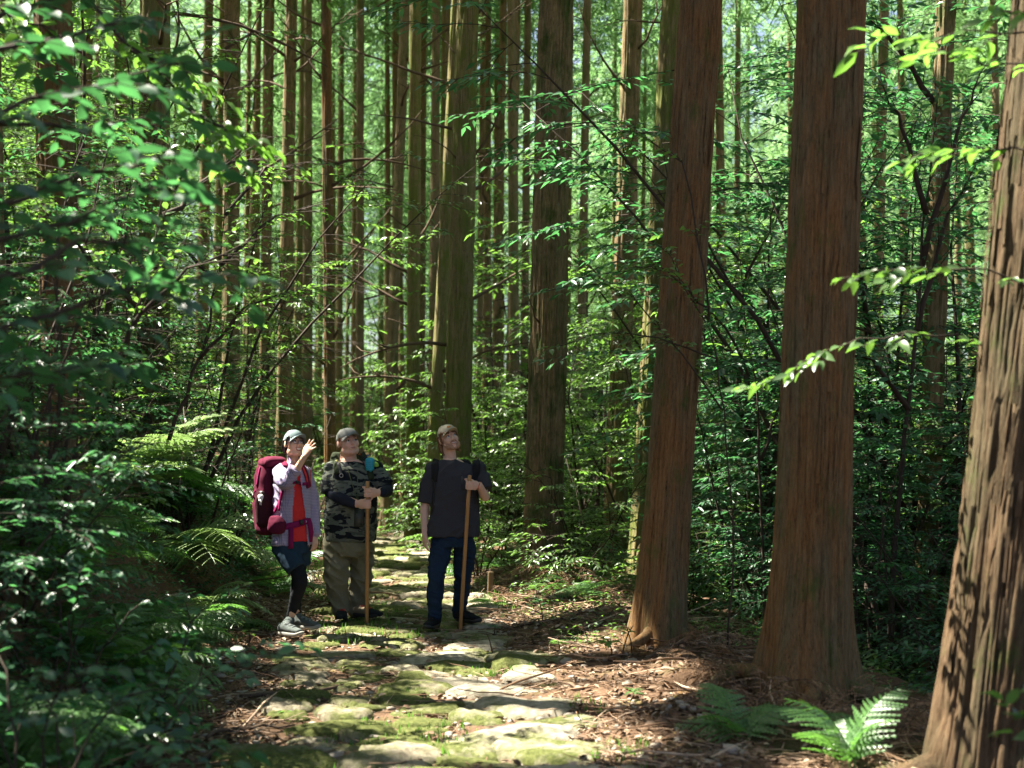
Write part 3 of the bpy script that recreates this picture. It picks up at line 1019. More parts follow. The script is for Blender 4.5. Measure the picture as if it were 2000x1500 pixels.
# taller broadleaved trees closing the right hand side overhead
for (px_, D, k, s_, lab) in ((1480, 13.6, 7, 1.15, 'tall dark broadleaved tree between the orange brown and thickest cedars'), (1730, 12.2, 6, 1.2, 'dark broadleaved tree whose crown fills the space right of the thickest cedar'), (1900, 13.0, 7, 1.35, 'broadleaved tree close behind the sunlit edge cedar'),
                         (1800, 16.0, 6, 1.4, 'tall broadleaved tree farther back at the right, behind the dark shaded cedar'), (1690, 14.4, 7, 1.4, 'dark dense broadleaved tree just right of the thickest cedar, second row'), (1860, 14.6, 6, 1.3, 'dark dense broadleaved tree left of the sunlit edge cedar, second row'), (1560, 17.5, 6, 1.2, 'broadleaved tree hidden behind the thickest cedar'), (1470, 15.5, 7, .95, 'leafy tree whose crown fills the gap left of the thickest cedar'), (1530, 20.5, 6, 1.0, 'leafy tree well behind the thickest cedar, left side'), (1700, 19.5, 7, 1.1, 'leafy tree well behind the thickest cedar, right side'), (1260, 17.5, 7, .7, 'young leafy tree behind the orange brown cedar'), (1420, 21, 7, 1.1, 'pale leaved tree in the bright gap right of the orange brown cedar'), (1160, 20, 7, .85, 'leafy tree right of the flaking cedar, farther back'), (1960, 17, 6, 1.45, 'tall leafy tree at the far right edge')):
    p = at(px_, 900, D)
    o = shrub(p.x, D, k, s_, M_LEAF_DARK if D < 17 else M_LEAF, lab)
    o.name = 'broadleaf_tree'
    o['category'] = 'tree'
# background understorey on both sides
L3 = 'bright green bush in the far undergrowth between the thin trunks'
n = 0
while n < 112:
    y = 20 + 62 * random.random() ** 1.2
    x = random.uniform(-.44, .44) * y
    u = x - float(xc(y))
    if (y < 40 and -1.3 < u < 1.5) or (u > 2.5 and y < 28):
        continue
    shrub(x, y, random.choice((0, 1, 3, 5, 3)), random.uniform(.95, 1.35) * (1 + y / 80), random.choice((M_LEAF, M_LEAF_YEL, M_LEAF)), ('bright green bush midway ' if y < 38 else 'small distant bush ') + zone(x, y, *BZ), 'bushes in the far undergrowth')
    n += 1
# dense dark growth at the near left
for (px_, D, k, s_, lab) in ((40, 7.4, 1, .8, 'tall dark leaved shrub filling the left edge at head height'), (95, 8.8, 3, .7, 'tall dark shrub just right of the left edge, screening the reddish trunk'), (215, 13.4, 1, .85, 'dark shrub before the gap between the reddish and stout mossy trunks'),
                         (-40, 6.2, 0, .7, 'low spreading dark shrub by the left edge'), (225, 14.0, 5, .7, 'dark shrub at the foot of the stout mossy trunk'), (370, 12.6, 1, .8, 'slim shrub right of the stout mossy trunk'), (40, 7.0, 0, .65, 'dark shrub on the bank below the reddish trunk'), (-30, 8.4, 3, .8, 'shrub partly cut by the left edge, far up the bank'), (440, 14.5, 1, .8, 'tall pale shrub above the white lit ferns')):
    p = at(px_, 900, D)
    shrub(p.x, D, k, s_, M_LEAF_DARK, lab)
for (px_, D, k, s_, lab) in ((20, 11.5, 6, .9, 'broadleaved tree at the far left edge, up the slope'), (180, 13.0, 7, .95, 'broadleaved tree in the gap between the dark reddish and stout mossy trunks'), (360, 13.5, 6, .8, 'broadleaved tree just right of the stout mossy trunk'), (90, 15.5, 6, 1.0, 'leafy tree high on the left slope behind the dark reddish trunk'), (470, 18.5, 7, .85, 'leafy tree above the white lit ferns, farther back'), (250, 18, 7, 1.0, 'leafy tree far up the slope behind the stout mossy trunk')):
    p = at(px_, 900, D)
    o = shrub(p.x, D, k, s_, M_LEAF, lab)
    o.name = 'broadleaf_tree'
    o['category'] = 'tree'
# left bank behind the woman
L4 = 'mid green shrub on the left slope behind the ferns'
n = 0
while n < 40:
    y = random.uniform(10.5, 24)
    u = -random.uniform(2.2, 8.0)
    x = float(xc(y)) + u
    if x < -.44 * y or (y < 13 and 1000 + x / y * FPX > 240):
        continue
    shrub(x, y, random.choice((0, 1, 5, 3, 2) if u < -2.8 else (2, 4)), random.uniform(.7, 1.05), random.choice((M_LEAF, M_LEAF_DARK, M_LEAF)), ('nearer' if y < 15 else 'farther') + ' shrub on the left slope ' + zone(x, y, (90, 190, 270, 340, 420, 520), ('by the left edge', 'around the dark reddish cedar', 'between the two big left cedars', 'in front of the stout mossy cedar', 'just right of the stout mossy cedar', 'above the white lit ferns', 'behind the woman')), 'shrubs on the left slope')
    n += 1
# roadside bushes beside the hikers
for (px_, py_, D, k, s, lab) in ((935, 1010, 15.5, 2, 1.0, 'green bush touching the shoulder side of the man in the plain grey tee'), (975, 1060, 16.5, 0, .9, 'taller green bush between that man and the flaking cedar'),
                            (830, 960, 21, 0, 1.0, 'bush with layered sprays between the heads of the two men'), (860, 1000, 19, 2, 1.0, 'small bush low behind the stick of the camouflaged man'),
                            (930, 900, 22, 1, 1.0, 'tall airy bush right beside the mossy trunk'), (990, 900, 22, 3, .9, 'tall bush left of the flaking cedar'), (1160, 1040, 14.5, 2, 1.0, 'bush at the foot of the flaking cedar, right side'),
                            (1120, 1080, 13.4, 4, 1.0, 'small leafy bush in front of the thicket beside the flaking cedar'), (600, 880, 21, 0, .9, 'bush seen between the woman and the camouflaged man'),
                            (540, 860, 19, 0, .9, 'bush just behind the burgundy pack'), (620, 960, 20, 2, 1.0, 'low bush behind the raised hand of the woman')):
    p = at(px_, py_, D)
    shrub(p.x, D, k, s, M_LEAF, lab)

# ---- ferns
def frond_mesh(seed, L=.75, npair=17, dry=False):
    r = np.random.default_rng(seed)
    P = []
    for i in range(13):
        t = i / 12
        P.append((0.05 * math.sin(t * 2 + seed), L * (t - .12 * t * t), L * (.62 * t - .78 * t * t)))
    P = np.array(P)
    V, F3, F4 = [], [], []
    tb = tube(P, list(np.linspace(.0045, .0015, 13)), 4, False)
    parts = [tb]
    B, Dr, U, S = [], [], [], []
    for i in range(npair):
        t = .16 + .84 * i / (npair - 1)
        j = min(int(t * 12), 11)
        b = P[j] + (P[j + 1] - P[j]) * (t * 12 - j)
        d = P[j + 1] - P[j]; d = d / np.linalg.norm(d)
        ln = L * .34 * math.sin(min(1, .30 + 1.05 * (1 - t)) * PI * .5) * (1 - t) ** .25 * min(1, .55 + t * 2.2) + .012
        for sg in (-1, 1):
            if dry and r.random() < .22:
                continue
            v = np.array([sg, 0, 0]) * 1.0 + d * (r.uniform(-.3, .9) if dry else .45) + np.array([0, 0, r.uniform(-.9, .2) if dry else r.uniform(-.22, .05)])
            B.append(b); Dr.append(v); U.append((r.normal(0, .5 if dry else .12), r.normal(0, .5 if dry else .12), 1)); S.append(ln * (r.uniform(.5, 1.05) if dry else r.uniform(.9, 1.06)))
    # a pinna: comb of narrow lobes
    nv = 7
    pv, pf3 = [], []
    for i in range(nv):
        y0 = i / nv; w = (.075 if dry else .105) * (1 - .75 * y0)
        for sg in (-1, 1):
            n0 = len(pv)
            pv += [(0, y0, 0), (sg * w, y0 + .10, -.01), (sg * w * .9, y0 + .17, -.012), (0, y0 + .145, 0)]
            pf3.append((n0, n0 + 1, n0 + 2, n0 + 3) if sg > 0 else (n0 + 3, n0 + 2, n0 + 1, n0))
    pv = np.array(pv)
    pv[:, 2] -= (.55 if dry else .16) * pv[:, 1] ** 2
    parts.append(place(pv, [np.array(pf3)], np.array(B), basis(np.array(Dr), np.array(U)), np.array(S)))
    return mesh_np('frond', *merge(parts), smooth=False)
FRONDS = [frond_mesh(50 + i, .75, 13 + i) for i in range(5)]
FRONDS_DRY = [frond_mesh(70 + i, .75, 12 + i, True) for i in range(4)]

def fern(x, y, n, scale, label, mat_=None, group=None, az=None, spreadaz=PI, pitch=(.1, .75), z=None, dry=0):
    t = thing('dry_fern' if mat_ is M_FERN_DRY else 'fern', label, 'fern', (x, y, (hz(x, y) if z is None else z) - .01), (0, 0, 0), 1.0, group)
    for k in range(n):
        a = (2 * PI * k / n + random.uniform(-.35, .35)) if az is None else az + spreadaz * (2 * (k + .5) / n - 1) + random.uniform(-.15, .15)
        s = scale * random.uniform(.75, 1.15)
        M = Matrix.Rotation(a, 4, 'Z') @ Matrix.Rotation(random.uniform(*pitch), 4, 'X') @ Matrix.Rotation(random.uniform(-.3, .3), 4, 'Y') @ Matrix.Diagonal((s, s, s, 1))
        obj('frond', FRONDS_DRY[random.randrange(4)] if mat_ is M_FERN_DRY else FRONDS[random.randrange(5)], t, mat_ or M_FERN, M)
    return t
def fern_at(px_, py_, D, *a, **k):
    p = at(px_, py_, D)
    return fern(p.x, D, *a, **k)
# bank ferns by the woman: fronds arch right over the edge of the path.  az: 0 = away from camera, -PI/2 = towards +x
R_ = -PI / 2
fern_at(265, 960, 12.0, 13, 1.65, 'tallest white glinting fern on the bank behind the burgundy pack', M_FERN_SUNLIT, az=R_, spreadaz=1.5, pitch=(.45, 1.0))
fern_at(345, 1030, 11.75, 13, 1.35, 'bright fern drooping towards the hip of the woman', M_FERN_SUNLIT, az=R_, spreadaz=1.3, pitch=(.2, .7))
fern_at(400, 1030, 11.2, 9, .8, 'yellow green fern hanging over the bank edge left of the woman', M_FERN_SUNLIT, az=R_ - .3, spreadaz=1.3, pitch=(.0, .6))
fern_at(470, 1120, 11.6, 6, .55, 'small green fern near the knees of the woman', az=R_, spreadaz=1.3, pitch=(-.2, .4))
fern_at(300, 960, 12.5, 8, 1.5, 'upright fern at the back of the sunlit fern clump', az=R_, spreadaz=1.8, pitch=(.2, .8))
fern_at(450, 1110, 10.9, 11, .85, 'brown withered fern hanging under the sunlit ferns', M_FERN_DRY, az=R_ - .2, spreadaz=1.2, pitch=(-1.0, -.2))
fern_at(415, 1120, 10.5, 10, .85, 'second withered fern, lower on the bank in front of the woman', M_FERN_DRY, az=R_ - .5, spreadaz=1.2, pitch=(-.9, -.1))
fern_at(480, 1160, 11.0, 9, .6, 'small rusty dead fern at the bank foot beside the shoes', M_FERN_DRY, az=R_ - .2, spreadaz=1.3, pitch=(-.9, 0))
LBF = 'shaded green fern on the dark left bank'
for i in range(44):
    y = random.uniform(5.2, 11.2); u = -random.uniform(1.4, 2.7)
    x = float(xc(y)) + u
    if x < -.41 * y or (x / y * FPX + 1000 > 405 - (y < 9.5) * 25 and y > 7.5):
        continue
    fern(x, y, random.randint(5, 8), random.uniform(.55, .95), ('low' if y < 6.3 else 'lower' if y < 7 else 'higher') + ' shaded fern on the left bank' + zone(x, y, (120, 220, 300, 360), (' by the left edge', ' under the dark reddish cedar', ' below the stout mossy cedar', ' towards the path', ' beside the path')), M_FERN, 'ferns of the dark left bank', az=R_, spreadaz=2.2, pitch=(0, .7))
for i in range(16):
    y = random.uniform(12, 22); u = -random.uniform(1.0, 2.4)
    fern(float(xc(y)) + u, y, 6, random.uniform(.6, 1.0), 'green fern along the far left edge of the path', M_FERN, 'ferns along the far path edge', az=R_, spreadaz=2.4)
for i in range(14):
    y = random.uniform(12.5, 22); u = random.uniform(1.15, 2.0)
    fern(float(xc(y)) + u, y, 6, random.uniform(.4, .7), 'low fern on the right verge behind the hikers', M_FERN, 'ferns of the right verge')
# right foreground
fern_at(1660, 1530, 6.3, 6, .68, 'large bright green fern in front of the thickest trunk', az=.2, spreadaz=2.6, pitch=(.55, 1.15))
fern_at(1720, 1485, 6.7, 3, .5, 'fern frond cluster just right of the large bright fern', az=.9, spreadaz=1.0, pitch=(.2, .7))
fern_at(1450, 1510, 6.7, 5, .6, 'mid sized fern at the left of the large bright fern', az=.4, spreadaz=2.2, pitch=(.2, .8))
fern_at(1560, 1530, 6.9, 4, .5, 'low fern at the bottom edge of the photo', az=0, spreadaz=2.4, pitch=(.1, .7))
fern_at(1470, 1400, 7.5, 8, .75, 'curled grey brown dead fern beside the flared foot of the thickest trunk', M_FERN_DRY, az=.2, spreadaz=2.6, pitch=(-.1, .8))
fern_at(1745, 1430, 7.0, 7, .75, 'dead fern leaning between the two thickest right trunks', M_FERN_DRY, az=-.5, spreadaz=1.9, pitch=(.2, .9))
fern_at(1590, 1440, 7.1, 7, .6, 'dead brown fern tangled behind the large bright fern', M_FERN_DRY, pitch=(0, .7))
fern_at(1390, 1330, 9.2, 6, .6, 'dead fern between the orange brown trunk and the thickest trunk', M_FERN_DRY, pitch=(0, .7))
fern_at(1100, 1170, 13.6, 7, .75, 'rust brown fern at the foot of the flaking cedar', M_FERN_DRY, pitch=(.1, .9))
fern_at(1190, 1180, 12.8, 6, .7, 'dull brown fern left of the orange brown trunk', M_FERN_DRY, pitch=(.1, .8))
fern_at(1140, 1200, 12.6, 6, .6, 'green fern on the shaded mound between the two right trunks', M_FERN, pitch=(0, .6))
fern_at(950, 1215, 12.8, 6, .45, 'small yellow green fern beside the stick of the man in the plain tee', M_LEAF_YEL, pitch=(.1, .7))
fern_at(875, 1110, 16.0, 6, .55, 'small fern seen between the legs of the man in the plain tee', M_FERN, pitch=(.1, .8))
fern_at(1195, 1140, 14, 7, .8, 'broad fern in the shrubs behind the shaded mound', M_FERN)

for i, (px_, D, s_) in enumerate(((1230, 9.9, .45), (1370, 9.2, .5), (1420, 8.3, .6), (1240, 10.6, .5), (1120, 12.9, .6), (1060, 13.9, .6), (1660, 7.5, .55), (1770, 7.3, .5), (1520, 7.2, .5), (1010, 13.3, .5), (1390, 8.2, .5))):
    fern(at(px_, 900, D).x, D, 6, s_, 'withered brown fern ' + ('by the foot of the flaking cedar', 'by the foot of the orange brown cedar', 'by the foot of the thickest cedar')[(px_ > 1180) + (px_ > 1380)], M_FERN_DRY, 'withered ferns of the right verge', pitch=(0, .8))
# ---- near leafy plants whose leaves can be told apart: each leaf an object
LEAF_ME = {}
def leaf_mesh(L, W, k):
    key = (round(L, 3), round(W, 3), k)
    if key not in LEAF_ME:
        V, F = leaf_tpl(L, W, fold=.2 + .12 * k, droop=.08 + .1 * k)
        LEAF_ME[key] = mesh_np('leaf', V, F)
    return LEAF_ME[key]

def leafy_branch(t, P, L, W, mat_, r, nsub=7, sublen=.35, step=.62, count=[0], cap=300, wood=.008, flat=.4):
    """A branch along P (world points) with side twigs; branch > leaf.  Leaves past the cap go into one joined part."""
    P = np.array([np.array(p) for p in P], float)
    # smooth the line
    tt = np.linspace(0, len(P) - 1, 3 * len(P))
    P = np.stack([np.interp(tt, np.arange(len(P)), P[:, k]) for k in range(3)], 1)
    P[1:-1] += r.normal(0, .012, P[1:-1].shape)
    parts = [tube(P, list(np.linspace(wood, .002, len(P))), 5)]
    B, Dr, U = twig_leaves(r, P[len(P) // 2:], L, L * step)
    for q in range(nsub):
        f = .15 + .8 * (q + r.random()) / nsub
        j = min(int(f * (len(P) - 1)), len(P) - 2)
        e = P[j + 1] - P[j]; e /= np.linalg.norm(e)
        sd_ = np.cross(e, (0, 0, 1)); sd_ /= np.linalg.norm(sd_) + 1e-9
        e = e * .8 + sd_ * (1 if q % 2 else -1) * r.uniform(.5, 1.1) + np.array([0, 0, r.uniform(-.25, .3)])
        e /= np.linalg.norm(e)
        l2 = sublen * r.uniform(.6, 1.2) * (1.1 - .5 * f)
        Q = np.array([P[j], P[j] + e * l2 * .35, P[j] + e * l2 * .7 + np.array([0, 0, -.02]), P[j] + e * l2 + np.array([0, 0, -.06 * l2 / .3])])
        parts.append(tube(Q, [.004, .003, .002, .0015], 4))
        b, d, u = twig_leaves(r, Q, L, L * step)
        B += b; Dr += d; U += u
    V, F = merge(parts)
    o = obj('branch', mesh_np('branch', V, F), t, M_STEM, t.matrix_basis.inverted())
    B, Dr, U = np.array(B), np.array(Dr), np.array(U) + r.normal(0, flat, (len(B), 3)) * (1, 1, .2)
    R = basis(Dr, U)
    gaps_ = in_gap(B, 1.3) & (B[:, 0] < -.6)
    rest = []
    for k in range(len(B)):
        s = r.uniform(.6, 1.2)
        if gaps_[k]:
            continue
        if count[0] < cap:
            M = Matrix.Translation(Vector(B[k])) @ Matrix(R[k].tolist()).to_4x4() @ Matrix.Diagonal((s, s, s, 1))
            obj('leaf', leaf_mesh(L, W, int(r.integers(0, 3))), o, mat_, M)
            count[0] += 1
        else:
            rest.append((k, s))
    if rest:
        ks = [k for k, _ in rest]
        V, F = place(*leaf_tpl(L, W), B[ks], R[ks], [s for _, s in rest])
        obj('foliage', mesh_np('foliage', V, F, smooth=False), o, mat_, kind='stuff')

def leafy_plant(name, label, cat, base, branches, L, W, mat_, seed, **kw):
    t = thing(name, label, cat, base)
    r = np.random.default_rng(seed)
    cnt = [0]
    for b in branches:
        leafy_branch(t, [at(*q) for q in b], L, W, mat_, r, count=cnt, **kw)
    return t

def g(x, y):
    return (x, y, hz(x, y))
# left: big overhanging small tree, trunk out of the frame
leafy_plant('understorey_tree', 'blurred dark leaved small tree reaching in from the upper left edge', 'tree', g(-2.6, 4.0),
    [[(-700, 700, 4.0), (-200, 330, 4.2), (60, 190, 4.5), (260, 150, 4.8), (420, 60, 5.0)], [(-500, 560, 4.0), (-60, 420, 4.2), (200, 330, 4.5), (420, 300, 4.8)], [(-600, 500, 4.4), (-80, 120, 4.8), (160, 60, 5.2), (330, 20, 5.4)],
     [(-500, 300, 4.4), (-60, 240, 5.2), (180, 250, 5.6), (300, 240, 5.8)], [(-300, 80, 5.0), (20, 30, 5.4), (200, -30, 5.6)]],
    .105, .027, M_LEAF_DARK, 31, nsub=11, sublen=.5, wood=.016)
leafy_plant('understorey_tree', 'nearer dark branches with drooping blurred leaves halfway up the left edge', 'tree', g(-2.4, 3.6),
    [[(-500, 760, 3.6), (-40, 560, 3.9), (180, 470, 4.2), (400, 480, 4.5)], [(-400, 640, 3.8), (0, 470, 4.2), (220, 400, 4.5), (330, 360, 4.6)], [(-400, 800, 3.8), (20, 640, 4.1), (240, 560, 4.4), (500, 545, 4.6)], [(-300, 850, 4.0), (40, 730, 4.4), (240, 690, 4.6)]],
    .105, .027, M_LEAF_DARK, 32, nsub=11, sublen=.42, wood=.014)
leafy_plant('understorey_tree', 'sunlit yellow green branch slanting down to the right at upper left', 'tree', g(-3.6, 6.4),
    [[(60, -120, 6.4), (220, 60, 6.4), (340, 170, 6.5), (430, 270, 6.5), (500, 350, 6.5)], [(240, 90, 6.5), (350, 130, 6.4), (400, 165, 6.4)], [(330, 190, 6.5), (420, 240, 6.3), (480, 270, 6.2)], [(-60, -40, 6.2), (40, 40, 6.2), (120, 80, 6.3)]],
    .09, .025, M_LEAF_YEL, 33, nsub=9, sublen=.28, wood=.012)
leafy_plant('understorey_tree', 'small leaved sapling filling the left side between the dark trunks', 'tree', g(-2.9, 7.8),
    [[(110, 1150, 7.8), (140, 900, 7.8), (210, 760, 7.8), (270, 600, 7.9), (320, 420, 8.0), (330, 280, 8.0)], [(210, 760, 7.8), (260, 620, 7.6), (380, 520, 7.6), (500, 480, 7.6)], [(270, 600, 7.9), (150, 480, 7.8), (60, 380, 7.8)], [(320, 420, 8), (430, 330, 8.2), (560, 300, 8.4)]],
    .065, .018, M_LEAF, 34, nsub=14, sublen=.75, wood=.020)
leafy_plant('understorey_tree', 'airy small tree with flat leaf sprays left of the bare branched cedar', 'tree', g(-3.2, 10.5),
    [[(330, 860, 10.5), (390, 700, 10.5), (430, 520, 10.6), (450, 330, 10.6)], [(390, 700, 10.5), (480, 600, 10.4), (600, 560, 10.4)], [(430, 520, 10.6), (540, 420, 10.8), (640, 395, 11.0)], [(440, 420, 10.6), (520, 330, 10.8), (590, 325, 11)], [(430, 560, 10.6), (340, 470, 10.5), (250, 430, 10.5)]],
    .065, .017, M_LEAF_YEL, 35, nsub=11, sublen=.7, wood=.018)
# lower left foreground
for i, (bx, by_, D, w_, lab) in enumerate(((60, 1120, 4.8, 0, 'blurred dark broadleaved shrub in the lower left corner, middle height'), (150, 1330, 5.0, 1, 'dark shrub at the bottom left, nearest to the camera'),
                              (260, 1180, 6.6, 2, 'dark leafy shrub on the bank below the green ferns'), (130, 960, 6.4, 3, 'dark bush on the bank under the reddish dark trunk'), (120, 1080, 8.4, 4, 'leafy bush on the bank left of the withered ferns'))):
    p = at(bx, by_, D)
    z = hz(p.x, D)
    brs = []
    for k in range(6):
        a = 2 * PI * k / 6 + i
        ln = .55
        pts = [Vector((p.x, D, z)), Vector((p.x + math.cos(a) * .15, D + math.sin(a) * .15, z + .25)), Vector((p.x + math.cos(a) * .4, D + math.sin(a) * .35, z + .42 + .15 * (k % 3))), Vector((p.x + math.cos(a) * .75, D + math.sin(a) * .6, z + .40 + .22 * (k % 3)))]
        brs.append(pts)
    t = thing('shrub', lab, 'shrub', (p.x, D, z))
    r = np.random.default_rng(80 + i)
    cnt = [0]
    for pts in brs:
        leafy_branch(t, pts, .075, .021, M_LEAF_DARK if i != 4 else M_LEAF, r, nsub=7, sublen=.35, count=cnt, cap=280)
# right side branches
leafy_plant('understorey_tree', 'bright leafy branch tips hanging in at the upper right beside the edge trunk', 'tree', g(3.1, 5.4),
    [[(2350, 120, 5.4), (2080, 60, 5.4), (1900, 60, 5.5), (1790, 75, 5.5), (1700, 62, 5.5)], [(2300, 180, 5.4), (2060, 130, 5.5), (1900, 120, 5.6), (1820, 90, 5.6)], [(2300, 330, 5.4), (2040, 300, 5.5), (1880, 290, 5.6), (1790, 320, 5.6)], [(2300, 80, 5.2), (2060, 30, 5.2), (1950, 20, 5.2)]],
    .115, .024, M_LEAF_YEL, 41, nsub=4, sublen=.22, step=.42, wood=.007)
leafy_plant('understorey_tree', 'long thin branches crossing in front of the thickest trunk, glossy leaves lit', 'tree', g(2.7, 6.2),
    [[(2150, 640, 6.0), (1950, 530, 5.9), (1780, 520, 5.8), (1640, 545, 5.8)], [(2100, 760, 6.2), (1850, 640, 6.3), (1680, 660, 6.3), (1560, 720, 6.3), (1440, 760, 6.3)]],
    .085, .021, M_LEAF, 42, nsub=8, sublen=.2, step=.45, wood=.006)
leafy_plant('understorey_tree', 'dark slim tree with forked stems and hanging dark leaves right of the thickest trunk', 'tree', g(3.2, 10.8),
    [[(1735, 1330, 10.8), (1750, 1000, 10.8), (1790, 650, 10.8), (1820, 300, 10.8), (1830, 60, 10.8)], [(1790, 650, 10.8), (1850, 420, 10.8), (1900, 330, 10.7)], [(1810, 420, 10.8), (1760, 250, 10.7), (1720, 150, 10.6)], [(1800, 520, 10.8), (1880, 230, 10.8), (1930, 120, 10.9)],
     [(1825, 200, 10.8), (1740, 80, 10.7), (1690, 20, 10.6)], [(1775, 800, 10.8), (1700, 700, 10.6), (1660, 690, 10.5)]],
    .085, .022, M_LEAF_DARK, 43, nsub=12, sublen=.85, wood=.028, step=.7)
leafy_plant('understorey_tree', 'thin sapling with drooping leaves between the orange brown and thickest trunks', 'tree', g(2.0, 11.6),
    [[(1490, 1260, 11.6), (1488, 1000, 11.6), (1478, 760, 11.6), (1450, 560, 11.6), (1440, 380, 11.6)], [(1478, 760, 11.6), (1420, 640, 11.4), (1370, 600, 11.3), (1290, 590, 11.3)], [(1485, 900, 11.6), (1540, 760, 11.5), (1600, 700, 11.5)], [(1450, 560, 11.6), (1500, 450, 11.5), (1530, 330, 11.5)], [(1450, 580, 11.6), (1380, 480, 11.4), (1330, 440, 11.3)]],
    .075, .02, M_LEAF, 44, nsub=9, sublen=.6, wood=.016)
leafy_plant('understorey_tree', 'sprays of blue green leaves crossing the orange brown trunk and the flaking trunk', 'tree', g(1.5, 9.3),
    [[(1420, 1290, 9.3), (1432, 1050, 9.3), (1420, 820, 9.3), (1385, 640, 9.2), (1300, 490, 9.2), (1200, 445, 9.1), (1100, 480, 9.1)], [(1400, 700, 9.3), (1300, 660, 9.1), (1180, 650, 9.1), (1060, 680, 9.2)], [(1385, 620, 9.2), (1340, 330, 9.2), (1240, 250, 9.2), (1215, 260, 9.2)], [(1410, 800, 9.3), (1250, 590, 9.2), (1180, 560, 9.2)], [(1380, 600, 9.2), (1300, 530, 9.1), (1230, 520, 9.1)]],
    .062, .017, M_LEAF, 45, nsub=9, sublen=.34, wood=.008)
# bottom right corner
leafy_plant('shrub', 'blurred leaves poking in at the bottom right corner', 'shrub', g(2.2, 4.6),
    [[(2200, 1560, 4.6), (2050, 1440, 4.7), (1960, 1370, 4.7)], [(2200, 1500, 4.6), (2080, 1350, 4.6), (1990, 1345, 4.6)]], .10, .026, M_LEAF, 46, nsub=3, sublen=.15, step=.5)
# pale sunlit seedlings on the mound
def seedling(px_, py_, D, h, n_, lab, L=.09, mat_=None, seed=0):
    p = at(px_, py_, D)
    z = hz(p.x, D)
    t = thing('seedling', lab, 'seedling', (p.x, D, z))
    r = np.random.default_rng(seed)
    tip = np.array([r.uniform(-.05, .05), 0, h])
    obj('stem', mesh_np('stem', *tube([(0, 0, -.02), tip * .5 + (.01, 0, 0), tip], [.006, .005, .003], 5)), t, M_STEM)
    for k in range(n_):
        a = 2 * PI * k / n_ + r.uniform(-.3, .3)
        d = np.array([[math.cos(a), math.sin(a), r.uniform(-.1, .35)]])
        R = basis(d, np.array([[0, 0, 1.]]))[0]
        s = r.uniform(.8, 1.2)
        obj('leaf', leaf_mesh(L, L * .2, k % 3), t, mat_ or M_LEAF_YEL, Matrix.Translation(Vector(tip * r.uniform(.75, 1))) @ Matrix(R.tolist()).to_4x4() @ Matrix.Diagonal((s, s, s, 1)))
seedling(1090, 1290, 9.9, .10, 8, 'small pale seedling left of the larger one on the mound edge', .075, seed=1)
seedling(1195, 1290, 9.3, .13, 9, 'larger white lit seedling in front of the orange brown trunk', .12, seed=2)
seedling(1235, 1275, 9.3, .20, 9, 'thin twiggy seedling against the foot of the orange brown trunk', .07, seed=3)
seedling(1225, 1385, 8.0, .08, 7, 'tiny green seedling on the litter below the mound', .085, M_LEAF, seed=4)
seedling(960, 1260, 11.0, .12, 6, 'dark green seedling right of the stick tip', .085, M_LEAF_DARK, seed=5)
seedling(485, 1250, 10.5, .16, 9, 'green seedling at the bank foot left of the shoes', .085, M_LEAF, seed=6)
seedling(750, 1245, 11.0, .05, 6, 'tiny white flecked weed on the path stones', .04, seed=7)
seedling(560, 1372, 7.9, .04, 6, 'low yellowish weed on the path left side', .06, seed=8)
seedling(700, 1255, 10.8, .06, 6, 'tiny grassy weed before the boots of the camouflaged man', .05, M_LEAF, seed=9)
seedling(1040, 1215, 12.3, .25, 10, 'leafy green seedling in front of the flaking cedar', .09, M_LEAF, seed=10)
seedling(1060, 1240, 11.6, .18, 8, 'low dark seedling on the shaded mound', .085, M_LEAF_DARK, seed=11)
# ------------------------------------------------------------------ people
from mathutils.bvhtree import BVHTree

def ell(c, rx, ry, rz, R=None, n=14):
    th = np.linspace(0, PI, n)[1:-1]
    ph = np.arange(2 * n) * PI / n
    V = [[0, 0, 1]] + [[math.sin(t) * math.cos(p), math.sin(t) * math.sin(p), math.cos(t)] for t in th for p in ph] + [[0, 0, -1]]
    V = np.array(V) * (rx, ry, rz)
    if R is not None:
        V = V @ np.array(R).T
    m, k = len(th), np.arange(2 * n)
    j = (k + 1) % (2 * n)
    F4 = np.concatenate([np.stack([1 + i * 2 * n + k, 1 + (i + 1) * 2 * n + k, 1 + (i + 1) * 2 * n + j, 1 + i * 2 * n + j], 1) for i in range(m - 1)])
    e = len(V) - 1
    F3 = np.concatenate([np.stack([0 * k, 1 + k, 1 + j], 1), np.stack([0 * k + e, 1 + (m - 1) * 2 * n + j, 1 + (m - 1) * 2 * n + k], 1)])
    return V + np.array(c), [F3, F4]

def limb(P, r, n=16, m=5, up=None):
    """A tapering limb through joints P with radii r, rounded at its ends and joints."""
    P = np.array([np.array(p, float) for p in P])
    r = [(q, q) if np.isscalar(q) else q for q in r]
    k = np.arange(len(P))
    t = np.linspace(0, len(P) - 1, m * (len(P) - 1) + 1)
    # Catmull-Rom through the joints, softened
    Q = np.stack([np.interp(t, k, P[:, c]) for c in range(3)], 1)
    for _ in range(2):
        Q[1:-1] = .25 * Q[:-2] + .5 * Q[1:-1] + .25 * Q[2:]
    ra = np.interp(t, k, [q[0] for q in r]); rb = np.interp(t, k, [q[1] for q in r])
    parts = [tube(Q, list(zip(ra, rb)), n, True, up)]
    if up is None:
        parts += [ell(P[0], ra[0], ra[0], ra[0]), ell(P[-1], ra[-1], ra[-1], ra[-1])]
    return parts

